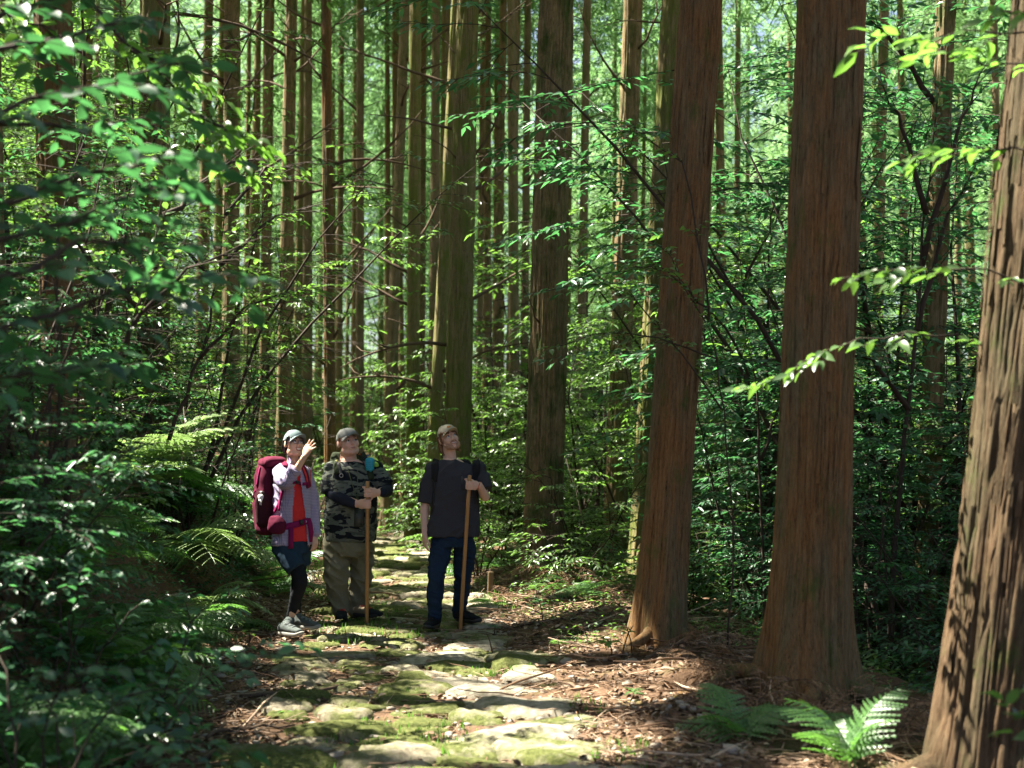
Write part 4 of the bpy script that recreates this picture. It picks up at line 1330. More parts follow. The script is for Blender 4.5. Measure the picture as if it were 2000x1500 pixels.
def torso(rings, n=28, yaw=0.0, e=2.3):
    """A trunk through rings (centre, rx, ry) with soft-square sections."""
    a = np.arange(n) * 2 * PI / n
    c, s = np.cos(a), np.sin(a)
    k = (np.abs(c) ** e + np.abs(s) ** e) ** (-1 / e)
    cy_, sy_ = math.cos(yaw), math.sin(yaw)
    # interpolate rings smoothly
    C0 = np.array([np.array(q[0], float) for q in rings]); R0 = np.array([(q[1], q[2]) for q in rings])
    t0 = np.arange(len(rings)); t = np.linspace(0, len(rings) - 1, 5 * (len(rings) - 1) + 1)
    Cc = np.stack([np.interp(t, t0, C0[:, i]) for i in range(3)], 1)
    Rr = np.stack([np.interp(t, t0, R0[:, i]) for i in range(2)], 1)
    for _ in range(2):
        Rr[1:-1] = .25 * Rr[:-2] + .5 * Rr[1:-1] + .25 * Rr[2:]
    V = []
    for i in range(len(t)):
        x, y = Rr[i, 0] * k * c, Rr[i, 1] * k * s
        V.append(np.stack([Cc[i, 0] + x * cy_ - y * sy_, Cc[i, 1] + x * sy_ + y * cy_, np.full(n, Cc[i, 2])], 1))
    V = np.concatenate(V)
    kk = np.arange(n); j = (kk + 1) % n
    F = np.concatenate([np.stack([i * n + kk, i * n + j, (i + 1) * n + j, (i + 1) * n + kk], 1) for i in range(len(t) - 1)])
    V = np.concatenate([V, Cc[:1], Cc[-1:]])
    b, tt = len(V) - 2, len(V) - 1
    e_ = (len(t) - 1) * n
    F3 = np.concatenate([np.stack([j, kk, 0 * kk + b], 1), np.stack([e_ + kk, e_ + j, 0 * kk + tt], 1)])
    return V, [F, F3]

def fuse(name, parts, voxel=.006, smooth=6, mats=(), disp=None, cut=None):
    """Join closed shapes into one continuous skin."""
    V, F = merge(parts)
    me = mesh_np(name, V, F)
    o = bpy.data.objects.new('tmp', me)
    C.objects.link(o)
    md = o.modifiers.new('r', 'REMESH'); md.mode = 'VOXEL'; md.voxel_size = voxel; md.use_smooth_shade = True
    if smooth:
        s = o.modifiers.new('s', 'SMOOTH'); s.factor = .5; s.iterations = smooth
    dg = bpy.context.evaluated_depsgraph_get()
    out = bpy.data.meshes.new_from_object(o.evaluated_get(dg))
    bpy.data.objects.remove(o); bpy.data.meshes.remove(me)
    out.name = name
    if disp is not None:
        n = len(out.vertices)
        co = np.zeros(n * 3, np.float32); out.vertices.foreach_get('co', co); co = co.reshape(-1, 3)
        no = np.zeros(n * 3, np.float32); out.vertices.foreach_get('normal', no); no = no.reshape(-1, 3)
        co = co + no * disp(co.astype(float))[:, None]
        out.vertices.foreach_set('co', co.astype(np.float32).ravel()); out.update()
    if cut is not None:
        bm = bmesh.new(); bm.from_mesh(out)
        bmesh.ops.delete(bm, geom=[f for f in bm.faces if cut(f.calc_center_median())], context='FACES')
        bm.to_mesh(out); bm.free()
    out.polygons.foreach_set('use_smooth', np.ones(len(out.polygons), bool))
    out.materials.clear()
    for m in mats:
        out.materials.append(m)
    return out

def folds(amp, sx=9, sz=16, seed=0, tilt=.5):
    def f(P):
        Q = np.stack([P[:, 0] * sx, P[:, 1] * sx, P[:, 2] * sz + P[:, 0] * sz * tilt], 1)
        a = 1 - np.abs(2 * vnoise(Q, seed) - 1)
        b = vnoise(P * 22, seed + 5) - .5
        c = 1 - np.abs(2 * vnoise(np.stack([P[:, 0] * sz * .8 - P[:, 2] * 5, P[:, 1] * 9, P[:, 2] * 5], 1), seed + 9) - 1)
        return amp * (a ** 3 * 1.0 + c ** 4 * .7 - .45 + b * .35)
    return f

class Fig:
    """A person standing at depth D: j() turns a joint seen in the photograph, and its offset in depth, into a local point."""
    def __init__(self, label, x, y, D):
        p = at(x, y, D)
        self.D = D
        self.base = Vector((p.x, D, hz(p.x, D) + .03))
        self.t = thing('person', label, 'person', self.base)
        self.bvh = []
    def j(self, x, y, dy=0.0):
        return np.array(at(x, y, self.D + dy) - self.base)
    def add(self, name, me, mat_=None, parent=None, wear=False, label=None):
        o = obj(name, me, parent or self.t, mat_, label=label)
        if wear:
            self.hull(me)
        return o
    def hull(self, me):
        self.bvh.append(BVHTree.FromPolygons([v.co for v in me.vertices], [p.vertices for p in me.polygons]))
    def on(self, x, y, off=.005):
        """The worn surface seen at a pixel: point lifted by off, and normal, in local coordinates."""
        o = CAM - self.base
        d = (at(x, y, self.D) - CAM).normalized()
        best = None
        for b in self.bvh:
            h = b.ray_cast(o, d)
            if h[0] is not None and (best is None or h[3] < best[2]):
                best = h[0], h[1], h[3]
        if best is None:
            return Vector(self.j(x, y)), Vector((0, -1, 0))
        n = best[1] if best[1].dot(d) < 0 else -best[1]
        return best[0] + n * off, n
    def ribbon(self, pix, width, thick=.005, off=.004, sub=4):
        """A strap lying on the clothes along pixels."""
        k = np.arange(len(pix)); t = np.linspace(0, len(pix) - 1, sub * (len(pix) - 1) + 1)
        pp = np.array([q[:2] for q in pix], float)
        X, Y_ = np.interp(t, k, pp[:, 0]), np.interp(t, k, pp[:, 1])
        H = [self.on(a, b, off) for a, b in zip(X, Y_)]
        P = np.array([h[0] for h in H]); N = np.array([h[1] for h in H])
        for _ in range(2):
            P[1:-1] = .25 * P[:-2] + .5 * P[1:-1] + .25 * P[2:]
            N[1:-1] = .25 * N[:-2] + .5 * N[1:-1] + .25 * N[2:]
        return strap(P, N, width, thick)

def strap(P, N, width, thick=.005):
    P, N = np.asarray(P, float), np.asarray(N, float)
    T = np.gradient(P, axis=0); T /= np.linalg.norm(T, axis=1)[:, None] + 1e-9
    S = np.cross(T, N); S /= np.linalg.norm(S, axis=1)[:, None] + 1e-9
    N = np.cross(S, T)
    w = np.asarray(width if hasattr(width, '__len__') else [width] * len(P))[:, None] / 2
    rings = [P - S * w - N * thick / 2, P + S * w - N * thick / 2, P + S * w * .92 + N * thick / 2, P - S * w * .92 + N * thick / 2]
    V = np.stack(rings, 1).reshape(-1, 3)
    m = len(P); k = np.arange(4)
    F = np.concatenate([np.stack([i * 4 + k, i * 4 + (k + 1) % 4, (i + 1) * 4 + (k + 1) % 4, (i + 1) * 4 + k], 1) for i in range(m - 1)])
    e = (m - 1) * 4
    return V, [np.concatenate([F, [[3, 2, 1, 0], [e, e + 1, e + 2, e + 3]]])]

def rot(yaw=0, pitch=0, roll=0):
    return np.array(Matrix.Rotation(yaw, 3, 'Z') @ Matrix.Rotation(-pitch, 3, 'X') @ Matrix.Rotation(roll, 3, 'Y'))

def box(c, sx, sy, sz, R=None, bev=.004):
    bm = bmesh.new()
    bmesh.ops.create_cube(bm, size=1)
    bmesh.ops.scale(bm, verts=bm.verts, vec=(sx, sy, sz))
    if bev:
        bmesh.ops.bevel(bm, geom=bm.edges[:], offset=bev, segments=2, affect='EDGES')
    V = np.array([v.co for v in bm.verts])
    F3 = [[v.index for v in f.verts] for f in bm.faces if len(f.verts) == 3]
    F4 = [[v.index for v in f.verts] for f in bm.faces if len(f.verts) == 4]
    bm.free()
    if R is not None:
        V = V @ np.array(R).T
    return V + np.array(c), [np.array(f) for f in (F3, F4) if f]

# materials of people
def skin_mat(name, col):
    m, n, l = new_mat(name)
    v = mapping(n, l, (1, 1, 1))
    a = noise(n, l, v, 28, 3, .6)
    c = mixc(n, l, a, tuple(x * .86 for x in col), (min(1, col[0] * 1.1), col[1] * 1.0, col[2] * .98))
    p = finish(n, l, c, .5, a, .05, .002, .35)
    p.inputs['Subsurface Weight'].default_value = .12
    p.inputs['Subsurface Radius'].default_value = (.012, .005, .003)
    return m
SK_PALE = skin_mat('skin_fair', (.66, .43, .33))
SK_PINK = skin_mat('skin_ruddy', (.68, .42, .32))
SK_TAN = skin_mat('skin_warm', (.62, .40, .28))
M_LIP = plain_mat('lip', (.44, .19, .155), .45, .4)
M_TOOTH = plain_mat('tooth', (.75, .70, .62), .4, .4)
M_EYEW = plain_mat('eye_white', (.62, .60, .57), .25, .5)
M_IRIS_B = plain_mat('iris_blue', (.05, .10, .16), .2, .5)
M_IRIS_D = plain_mat('iris_dark', (.015, .01, .008), .2, .5)
M_BLACK = plain_mat('black_fabric', (.012, .012, .014), .85, .2, 60, .4)
M_BLKP = plain_mat('black_plastic', (.012, .012, .013), .4, .5)
def cloth(name, col, var=.2, ns=45, bs=.25):
    return plain_mat(name, col, .92, .12, ns, var, bs, .003)

def head_parts(c, R, s=1.0, wide=1.0):
    """Skull, face, nose, jaw and ears about the point between the ears."""
    def P(x, y, z): return np.array(c) + R @ (np.array((x * wide, y, z)) * s)
    def e(p, a, b, d): return ell(P(*p), a * s * wide, b * s, d * s, R)
    q = [e((0, .012, .035), .076, .096, .088), e((0, -.028, -.03), .063, .066, .082), e((0, -.058, -.094), .034, .032, .026), e((0, -.03, -.08), .052, .05, .038),
         e((0, -.082, .022), .048, .014, .013), e((0, -.076, -.06), .030, .024, .026)]
    for g_ in (-1, 1):
        q += [e((g_ * .036, -.060, -.028), .028, .028, .032), e((g_ * .079, .012, -.006), .009, .020, .032), e((g_ * .050, -.01, -.07), .022, .04, .04)]
    q += [tube([P(0, -.088, .016), P(0, -.101, -.008), P(0, -.112, -.028)], [.009 * s, .010 * s, .013 * s], 10), e((0, -.110, -.029), .0155, .013, .011), e((0.0, -.096, -.034), .019, .012, .009)]
    return q

def head_extras(f, c, R, s, wide, iris, brow, look=(0, -1, .1), smile=0.0, teeth=False):
    def P(x, y, z): return np.array(c) + R @ (np.array((x * wide, y, z)) * s)
    for g_ in (-1, 1):
        me = mesh_np('eye', *ell((0, 0, 0), .0125 * s, .0125 * s, .0125 * s, None, 10), mats=[M_EYEW, iris])
        d = np.array(look) / np.linalg.norm(look)
        for p in me.polygons:
            if np.dot(np.array(p.center) / (.0125 * s), d) > .80:
                p.material_index = 1
        o = f.add('eye', me)
        o.matrix_local = Matrix.Translation(Vector(P(g_ * .031, -.0795, -.001))) @ Matrix(R.tolist()).to_4x4()
        f.add('eyelid', mesh_np('eyelid', *tube([P(g_ * .046, -.080, .001), P(g_ * .040, -.0885, .008), P(g_ * .031, -.0915, .0105), P(g_ * .021, -.090, .007)], [.002 * s] * 4, 6)), iris if iris is M_IRIS_D else brow)
        f.add('eyebrow', mesh_np('eyebrow', *tube([P(g_ * .050, -.084, .021), P(g_ * .037, -.0945, .0285), P(g_ * .017, -.0985, .0245)], [(.003 * s, .0025 * s), (.0045 * s, .003 * s), (.004 * s, .003 * s)], 8)), brow)
    w = .024 + .008 * smile
    up = [P(-w, -.089 + .003 * smile, -.057 + .009 * smile), P(-w * .5, -.0985, -.0575 + .002 * smile), P(0, -.1015, -.058), P(w * .5, -.0985, -.0575 + .002 * smile), P(w, -.089 + .003 * smile, -.057 + .009 * smile)]
    dn = .018 if teeth == 'open' else .010 if teeth else .006
    lo = [up[0], P(-w * .55, -.0965, -.0585 - dn), P(0, -.099, -.060 - dn), P(w * .55, -.0965, -.0585 - dn), up[-1]]
    f.add('lips', mesh_np('lips', *merge([tube(up, [.0015 * s, .0030 * s, .0032 * s, .0030 * s, .0015 * s], 8), tube(lo, [.0015 * s, .0034 * s, .0038 * s, .0034 * s, .0015 * s], 8)])), M_LIP)
    if teeth:
        f.add('teeth', mesh_np('teeth', *ell(P(0, -.0915, -.060 - dn * .40), w * .76 * s, .0085 * s, dn * .66 * s, R, 8)), M_TOOTH)
        if teeth == 'open':
            f.add('mouth', mesh_np('mouth', *ell(P(0, -.0885, -.062 - dn * .5), w * .8 * s, .008 * s, dn * .7 * s, R, 8)), plain_mat('mouth_inside', (.10, .02, .02), .6))

def cap(f, c, R, s, wide, mat_, tilt=0.0, brim_mat=None):
    def P(x, y, z): return np.array(c) + R @ (np.array((x * wide, y, z)) * s)
    # crown of the cap: six panels with sunk seams
    n, m = 36, 9
    V = []
    for i in range(m):
        t = i / (m - 1) * PI / 2 * .985
        for k in range(n):
            a = 2 * PI * k / n
            seam = 1 - .012 * (k % 6 == 0)
            rx, ry, rzz = .0850 * seam, .107 * seam, .092 * seam
            V.append(P(rx * math.cos(t) ** .8 * math.cos(a), .010 + ry * math.cos(t) ** .8 * math.sin(a), .030 + (.012 if math.sin(a) < 0 else -.012 * math.sin(a)) * (1 - i / m) + rzz * math.sin(t)))
    V = np.array(V); k = np.arange(n); j = (k + 1) % n
    F = np.concatenate([np.stack([i * n + k, i * n + j, (i + 1) * n + j, (i + 1) * n + k], 1) for i in range(m - 1)])
    V = np.concatenate([V, [P(0, .010, .1225)]])
    F3 = np.stack([(m - 1) * n + k, (m - 1) * n + j, 0 * k + len(V) - 1], 1)
    o = f.add('cap', mesh_np('cap', V, [F, F3]), mat_)
    # brim
    na, nt = 17, 6
    V = []
    for lay in (0, 1):
        for q in range(na):
            a = -1 + 2 * q / (na - 1)
            for t_ in range(nt):
                t = t_ / (nt - 1)
                ph = a * math.radians(54)
                bx, by = .086 * math.sin(ph), .012 - .107 * math.cos(ph)
                ext = .088 * max(0, math.cos(a * PI / 2)) ** .5 * t
                V.append(P(bx * (1 + .05 * t), by - ext, .047 - .016 * a * a - .026 * t * a * a - .004 * t + tilt * t - .0045 * lay))
    V = np.array(V); i = np.arange(na * nt).reshape(na, nt)
    top = np.stack([i[:-1, :-1], i[1:, :-1], i[1:, 1:], i[:-1, 1:]], -1).reshape(-1, 4)
    ed = np.concatenate([np.stack([i[:-1, -1], i[1:, -1], i[1:, -1] + na * nt, i[:-1, -1] + na * nt], 1)])
    f.add('brim', mesh_np('brim', V, [np.concatenate([top, top[:, ::-1] + na * nt, ed])]), brim_mat or mat_, o)
    f.add('button', mesh_np('button', *ell(P(0, .010, .123), .007 * s, .007 * s, .004 * s, R, 6)), mat_, o)
    return o

def grip(cn, ax, frm, rs, sgn, s=1.0, thumb_tip=None):
    """A hand closed round a stick at cn: axis ax, forearm coming from direction frm; sgn picks the way the fingers wrap over the front."""
    ax = np.array(ax) / np.linalg.norm(ax)
    u = np.array(frm) - ax * np.dot(frm, ax); u /= np.linalg.norm(u)       # towards the wrist
    v = np.cross(ax, u) * sgn                                             # the side the fingers pass
    parts = []
    r0 = rs + .0085 * s
    for k, (off, fr) in enumerate(((.031, .0092), (.0105, .0098), (-.0105, .0095), (-.030, .0082))):
        angs = np.radians(np.linspace(12, 262 - 12 * (k == 3), 12))
        Pt = []
        for q, a in enumerate(angs):
            rr = r0 + (.014 * max(0, 1 - q / 4)) + (.004 if q in (2, 3, 7) else 0)
            Pt.append(np.array(cn) + ax * off * s + (u * math.cos(a) + v * math.sin(a)) * rr)
        parts.append(tube(Pt, [fr * s * (1.05 - .02 * q) for q in range(12)], 10))
        parts.append(ell(Pt[-1], fr * .8 * s, fr * .8 * s, fr * .8 * s, None, 8))
        parts.append(ell(Pt[2], fr * 1.15 * s, fr * 1.15 * s, fr * 1.1 * s, None, 8))
    # palm and back of the hand
    pc = np.array(cn) + u * (rs + .032 * s) + v * .012
    parts.append(ell(pc, .040 * s, .022 * s, .043 * s, np.stack([u, v, ax], 1)))
    wr = np.array(cn) + u * (rs + .078 * s) + v * .004
    parts += limb([np.array(cn) + u * (rs + .035 * s), wr], [.034 * s, .027 * s], 14)
    # thumb: round the back, lying over the top
    tp = [np.array(cn) + u * (rs + .050 * s) - v * .012 + ax * .012, np.array(cn) + u * (rs + .016 * s) - v * .018 + ax * .040, np.array(cn) - u * .014 - v * (rs + .004) + ax * .047, np.array(cn) - u * (.040 * s) - v * .006 + ax * .050]
    parts += limb(tp, [.014 * s, .0115 * s, .0102 * s, .0085 * s], 10)
    return parts, wr

def open_hand(w, d, pn, side, s=1.0, curl=(.2, .25, .2), spread=.22):
    """An open hand from wrist w along d, palm facing pn, thumb on side."""
    d = np.array(d, float); d /= np.linalg.norm(d)
    pn = np.array(pn, float); pn -= d * np.dot(pn, d); pn /= np.linalg.norm(pn)
    x = np.cross(d, pn); x *= np.sign(np.dot(x, side)) or 1               # towards the thumb
    w = np.array(w)
    parts = [tube([w - d * .01, w + d * .03 * s, w + d * .06 * s, w + d * .09 * s], [(.026 * s, .019 * s), (.035 * s, .018 * s), (.040 * s, .016 * s), (.037 * s, .012 * s)], 16, True, x)]
    for k, (L, o) in enumerate(((.074, .029), (.083, .010), (.077, -.010), (.060, -.028))):
        b = w + d * (.080 - .004 * abs(k - 1)) * s + x * o * s
        a = 0
        v = d * math.cos((k - 1.3) * spread) - x * math.sin((k - 1.3) * spread)
        P = [b - v * .02 * s, b]
        for q, fr in enumerate((.45, .30, .25)):
            a += curl[q] * (1 + .25 * k)
            P.append(P[-1] + (v * math.cos(a) + pn * math.sin(a)) * L * fr * s)
        parts += limb(P, [.0095 * s, .0095 * s, .0088 * s, .0080 * s, .0070 * s], 10)
    tb = w + d * .020 * s + x * .022 * s
    parts += limb([tb, tb + (d * .7 + x * .75 + pn * .15) * .036 * s, tb + (d * .85 + x * .62 + pn * .25) * .066 * s, tb + (d * 1.0 + x * .45 + pn * .3) * .088 * s], [.015 * s, .0125 * s, .0105 * s, .0085 * s], 10)
    return parts

def shoe(f, heel, yaw, L, mats, ankle=.10, wide=1.0, laces=True, toe_cap=False, ank=None, lace_mat=None):
    """A shoe with its heel at a local point, toe along yaw (0 = +x): upper, sole, laces and, for boots, a toe cap."""
    cyw, syw = math.cos(yaw), math.sin(yaw)
    Rm = np.array(((cyw, -syw, 0), (syw, cyw, 0), (0, 0, 1)))
    heel = np.array(heel)
    W = lambda p: heel + Rm @ np.array(p)
    outl = []
    for t in np.linspace(0, 2 * PI, 30, endpoint=False):
        c_, s_ = math.cos(t), math.sin(t)
        x = L * .5 + L * .5 * np.sign(c_) * abs(c_) ** .75
        wd = .036 + .013 * sm(.25, .75, x / L) - .006 * sm(.85, 1.0, x / L)
        outl.append((x, wd * wide * np.sign(s_) * abs(s_) ** .8 - .006 * sm(.4, 1, x / L)))
    outl = np.array(outl); n = len(outl)
    V = []
    for zz, k in ((0, .93), (.006, 1.0), (.024, 1.0), (.030, .95)):
        ctr = np.array((L * .5, 0))
        q = ctr + (outl - ctr) * k
        rise = .016 * sm(.78, 1, q[:, 0] / L)
        V.append(np.stack([q[:, 0], q[:, 1], zz + rise], 1))
    V = np.concatenate(V); kk = np.arange(n); j = (kk + 1) % n
    F = np.concatenate([np.stack([i * n + kk, i * n + j, (i + 1) * n + j, (i + 1) * n + kk], 1) for i in range(3)])
    V = np.concatenate([V, [[L * .5, 0, 0], [L * .5, 0, .03]]])
    F3 = np.concatenate([np.stack([j, kk, 0 * kk + 4 * n], 1), np.stack([3 * n + kk, 3 * n + j, 0 * kk + 4 * n + 1], 1)])
    par = f.add('shoe', bpy.data.meshes.new('shoe'))
    bpy.data.objects.remove(par)
    up = []
    st = [(.012, .030, .034, .050), (.05, .036, .044, .052), (.10, .038, .040, .050), (.16, .042, .034, .044), (.21, .043, .026, .038), (.25, .036, .022, .034), (L - .012, .020, .014, .030)]
    k_ = L / .29
    P = [W((a * k_, -.004 * (a > .1), .024 + c_ * .75)) for a, b, c_, d in st]
    up.append(tube(P, [(b * wide * .96, c_) for a, b, c_, d in st], 18, True, Rm @ np.array((0, 1, 0))))
    top = W((.055 * k_, 0, ankle)) if ank is None else np.array(ank)
    up += limb([W((.055 * k_, 0, .05)), top], [(.047, .042), (.043, .040)], 16, 4, Rm @ np.array((1, 0, 0)))
    up.append(ell(W((.09 * k_, 0, .065)), .05, .036, .035, Rm))
    me = fuse('shoe', up, .006, 5, [mats[0]])
    o = f.add('shoe', me)
    f.add('sole', mesh_np('sole', V @ Rm.T + heel, [F, F3]), mats[1], o)
    b = BVHTree.FromPolygons([v.co for v in me.vertices], [p.vertices for p in me.polygons])
    if laces:
        tb = []
        for q in range(5):
            x = (.095 + .022 * q) * k_
            pts = []
            for yy in (-.026, -.012, .0, .012, .026):
                h = b.ray_cast(Vector(W((x + (.012 if q % 2 else -.0) * yy / .026, yy, .25))), Vector((0, 0, -1)))
                if h[0] is not None:
                    pts.append(np.array(h[0]) + (0, 0, .003))
            if len(pts) > 2:
                tb.append(tube(pts, [.0042] * len(pts), 6))
        if tb:
            f.add('laces', mesh_np('laces', *merge(tb)), lace_mat or mats[2], o)
    if toe_cap:
        P = [W((a * k_, -.004, .022 + c_ * .75)) for a, b_, c_, d in st[3:]]
        f.add('toe_cap', fuse('toe_cap', [tube(P, [(b_ * wide + .003, c_ + .005) for a, b_, c_, d in st[3:]], 18, True, Rm @ np.array((0, 1, 0)))], .006, 3, [mats[2]]), None, o)
    return o

def foot_pix(f, x, y):
    """Where a sole seen at pixel (x, y) touches the ground, local to the figure."""
    D = 11.5
    for _ in range(8):
        p = at(x, y, D)
        zg = hz(p.x, D) + .028
        D = (1.6 - zg) * FPX / (y - 870)
    p = at(x, y, D)
    return np.array(p - f.base)

def pocket_bag(name, rings, mat_, seed=0, n=26, e=3.2, yaw=0.0, amp=.006):
    return fuse(name, [torso(rings, n, yaw, e)], .010, 6, [mat_], folds(amp, 8, 9, seed))

# ================================================================== the man in the plain grey tee
f = Fig('smiling man in plain grey pocket tee, blue jeans and beige cap, rightmost hiker', 880, 1225, 11.45)
J = f.j
hR = rot(math.radians(20), math.radians(14), math.radians(-15)); hc = J(876, 856, -.01)
stick_a, stick_b = J(917.5, 928, -.24), foot_pix(f, 899, 1229)
ax = stick_a - stick_b; axu = ax / np.linalg.norm(ax)
gc = stick_b + ax * ((J(0, 946)[2] - stick_b[2]) / ax[2])
gp, gw = grip(gc, axu, np.array((.85, .45, -.18)), .016, -1, .98)
fa, fb = foot_pix(f, 841, 1232), foot_pix(f, 900, 1218)
ak1, ak2 = J(847, 1207, -.03), J(897, 1200, .34)
elb = J(950, 977, -.02)
body = head_parts(hc, hR, .98) + limb([J(880, 906, .02), J(877, 876, .0)], [.058, .054]) + [torso([(J(886, 1060), .15, .11), (J(886, 1010), .14, .10), (J(886, 950), .16, .105), (J(884, 912), .155, .085), (J(881, 896), .07, .06)])]
body += limb([J(848, 924), J(829, 988, .02), J(830, 1044, -.06)], [.044, .042, .028]) + limb([J(930, 924), elb, gw], [.044, .043, .029])
body += open_hand(J(830, 1044, -.06), J(828, 1090, -.06) - J(830, 1044, -.06), (1, .5, 0), (0, -1, 0), .98, (.25, .35, .3), .10) + gp
body += limb([J(864, 1066, -.01), J(853, 1128, -.06), ak1], [.075, .05, .04]) + limb([J(905, 1066, .03), J(904, 1128, .14), ak2], [.075, .05, .04])
f.add('body', fuse('body', body, .0060, 3, [SK_PALE]))
TEE = cloth('charcoal_tee', (.042, .041, .048), .15)
tee = [torso([(J(884, 1047), .232, .15), (J(886, 1035), .232, .152), (J(887, 1000), .205, .142), (J(889, 955), .198, .138), (J(888, 922), .200, .118), (J(884, 906), .15, .095), (J(881, 899), .078, .07)])]
tee += limb([J(850, 920), J(836, 950, .0), J(832, 980, .01)], [.070, .074, .075], up=(0, 1, 0)) + limb([J(926, 918), J(941, 938), J(947, 956, -.02)], [.070, .074, .078], up=(0, 1, 0))
tee += [ell(J(846, 916), .07, .065, .06), ell(J(932, 914), .07, .065, .06)]
f.add('tee_shirt', fuse('tee_shirt', tee, .0085, 4, [TEE], folds(.016, 5, 9, 3, -.7)), wear=True)
a = np.linspace(0, 2 * PI, 26)
cl = [J(881, 900) + np.array((.078 * math.cos(t), .060 * math.sin(t) + .01, .012 * math.sin(t) * 1.5 - .008)) for t in a]
f.add('collar', mesh_np('collar', *tube(cl, [.009] * 26, 8, False)), cloth('charcoal_collar', (.03, .03, .036)))
# chest pocket
pk = [f.on(x, y, .004) for x, y in ((900, 930), (912, 931), (925, 932), (900, 943), (912, 944), (925, 945), (900, 955), (912, 957), (925, 955))]
pp = np.array([p[0] for p in pk])
f.add('chest_pocket', mesh_np('chest_pocket', np.concatenate([pp, pp + (0, .010, 0)]), [np.array([[0, 1, 4, 3], [1, 2, 5, 4], [3, 4, 7, 6], [4, 5, 8, 7], [0, 3, 12, 9], [3, 6, 15, 12], [6, 7, 16, 15], [7, 8, 17, 16], [8, 5, 14, 17], [5, 2, 11, 14], [2, 1, 10, 11], [1, 0, 9, 10]])], smooth=False), TEE)
JEAN = cloth('blue_jeans', (.014, .028, .056), .35, 60)
jn = [torso([(J(885, 1068), .165, .12), (J(885, 1050), .182, .128), (J(886, 1030), .17, .12)])]
jn += limb([J(862, 1066, -.01), J(852, 1128, -.07), J(848, 1205, -.03)], [.096, .071, .058]) + limb([J(908, 1066, .03), J(904, 1128, .14), J(897, 1197, .34)], [.096, .071, .058])
f.add('jeans', fuse('jeans', jn, .0085, 4, [JEAN], folds(.013, 7, 22, 8, .3)), wear=True)
SHB = cloth('black_shoe', (.012, .013, .015), .3)
sh = fa + np.array((.03, .17, -fa[2])) * (1, 1, 0)
shoe(f, fa + np.array((.055, .215, .01)), math.radians(-108), .29, (SHB, M_BLKP, M_BLACK), .10, 1.12, ank=ak1)
shoe(f, fb + np.array((-.045, .10, .01)), math.radians(-38), .29, (SHB, M_BLKP, M_BLACK), .10, 1.1, ank=ak2)
CAPB = cloth('beige_cap', (.40, .36, .27), .15)
BR = plain_mat('auburn_hair', (.15, .075, .035), .55, .3, 120, .5)
cp = cap(f, hc, hR, .98, 1.0, CAPB, .012)
HP = lambda x, y, z, c=hc, R=hR, s=.98: np.array(c) + R @ (np.array((x, y, z)) * s)
f.add('cap_patch', mesh_np('cap_patch', *box(HP(0, -.098, .082), .034, .008, .014, hR @ rot(0, math.radians(30), 0), .002)), plain_mat('orange_patch', (.55, .22, .06), .8), cp)
hp = []
for g_ in (-1, 1):
    hp += limb([HP(g_ * .076, -.035, .045), HP(g_ * .080, -.016, .01), HP(g_ * .076, -.014, -.025)], [.013, .010, .006], 10)
    hp += limb([HP(g_ * .078, .03, .03), HP(g_ * .074, .055, -.03), HP(g_ * .066, .05, -.10), HP(g_ * .075, .035, -.125)], [.018, .024, .022, .010], 10)
    for q in range(4):
        hp.append(ell(HP(g_ * (.02 + .018 * q), -.088 + .008 * q, .036 + .003 * q), .013, .010, .014, hR, 8))
    hp.append(ell(HP(g_ * .062, .06, -.085), .026, .024, .03, hR, 8))
hp += [ell(HP(0, .075, -.02), .06, .035, .06, hR, 10)]
f.add('hair', fuse('hair', hp, .005, 2, [BR], lambda P: (vnoise(P * 70, 3) - .5) * .012))
BRD = plain_mat('short_beard', (.36, .20, .125), .7, .25, 160, .3)
bd = []
for g_ in (-1, 1):
    bd += limb([HP(g_ * .072, -.005, -.035), HP(g_ * .064, -.028, -.072), HP(g_ * .043, -.058, -.100), HP(0, -.082, -.112)], [.006, .010, .012, .013], 10)
    bd += [ell(HP(g_ * .048, -.050, -.078), .020, .026, .030, hR, 10), ell(HP(g_ * .026, -.074, -.092), .024, .016, .022, hR, 10)]
    bd += limb([HP(0, -.1075, -.046), HP(g_ * .018, -.103, -.048), HP(g_ * .031, -.092, -.060)], [.005, .006, .004], 8)
f.add('beard', fuse('beard', bd, .004, 2, [BRD], lambda P: (vnoise(P * 110, 3) - .5) * .004))
head_extras(f, hc, hR, .98, 1.0, M_IRIS_B, BR, (.35, -1, .55), 1.0, True)
f.add('bracelet', mesh_np('bracelet', *tube([gw + np.array((.002, 0, -.004)) + .032 * (np.array((-.1, -1, 0.2)) * math.cos(t) + np.array((.35, 0.1, .93)) * math.sin(t)) for t in np.linspace(0, 2 * PI, 18)], [.0025] * 18, 6, False)), plain_mat('red_cord', (.55, .05, .03), .7))

WOOD = plain_mat('varnished_stick', (.40, .20, .07), .45, .4, 12, .25)
def stick(a, b, base, label, rad=.0165):
    L = np.linalg.norm(np.array(a) - np.array(b))
    d = Vector(np.array(a) - np.array(b)).normalized()
    t = [(0, 0, -.0), (0, 0, .012), (0, 0, L * .3), (0, 0, L * .7), (0, 0, L - .006), (0, 0, L)]
    o = obj('walking_stick', mesh_np('walking_stick', *tube(t, [rad * .85, rad, rad * 1.02, rad, rad, rad * .8], 8), smooth=False), None, WOOD)
    o.location = base + Vector(b)
    o.rotation_euler = d.to_track_quat('Z', 'X').to_euler()
    return tag(o, label, 'walking stick')
stick(stick_a, stick_b, f.base, 'orange brown wooden walking stick held by the man in the plain grey tee')

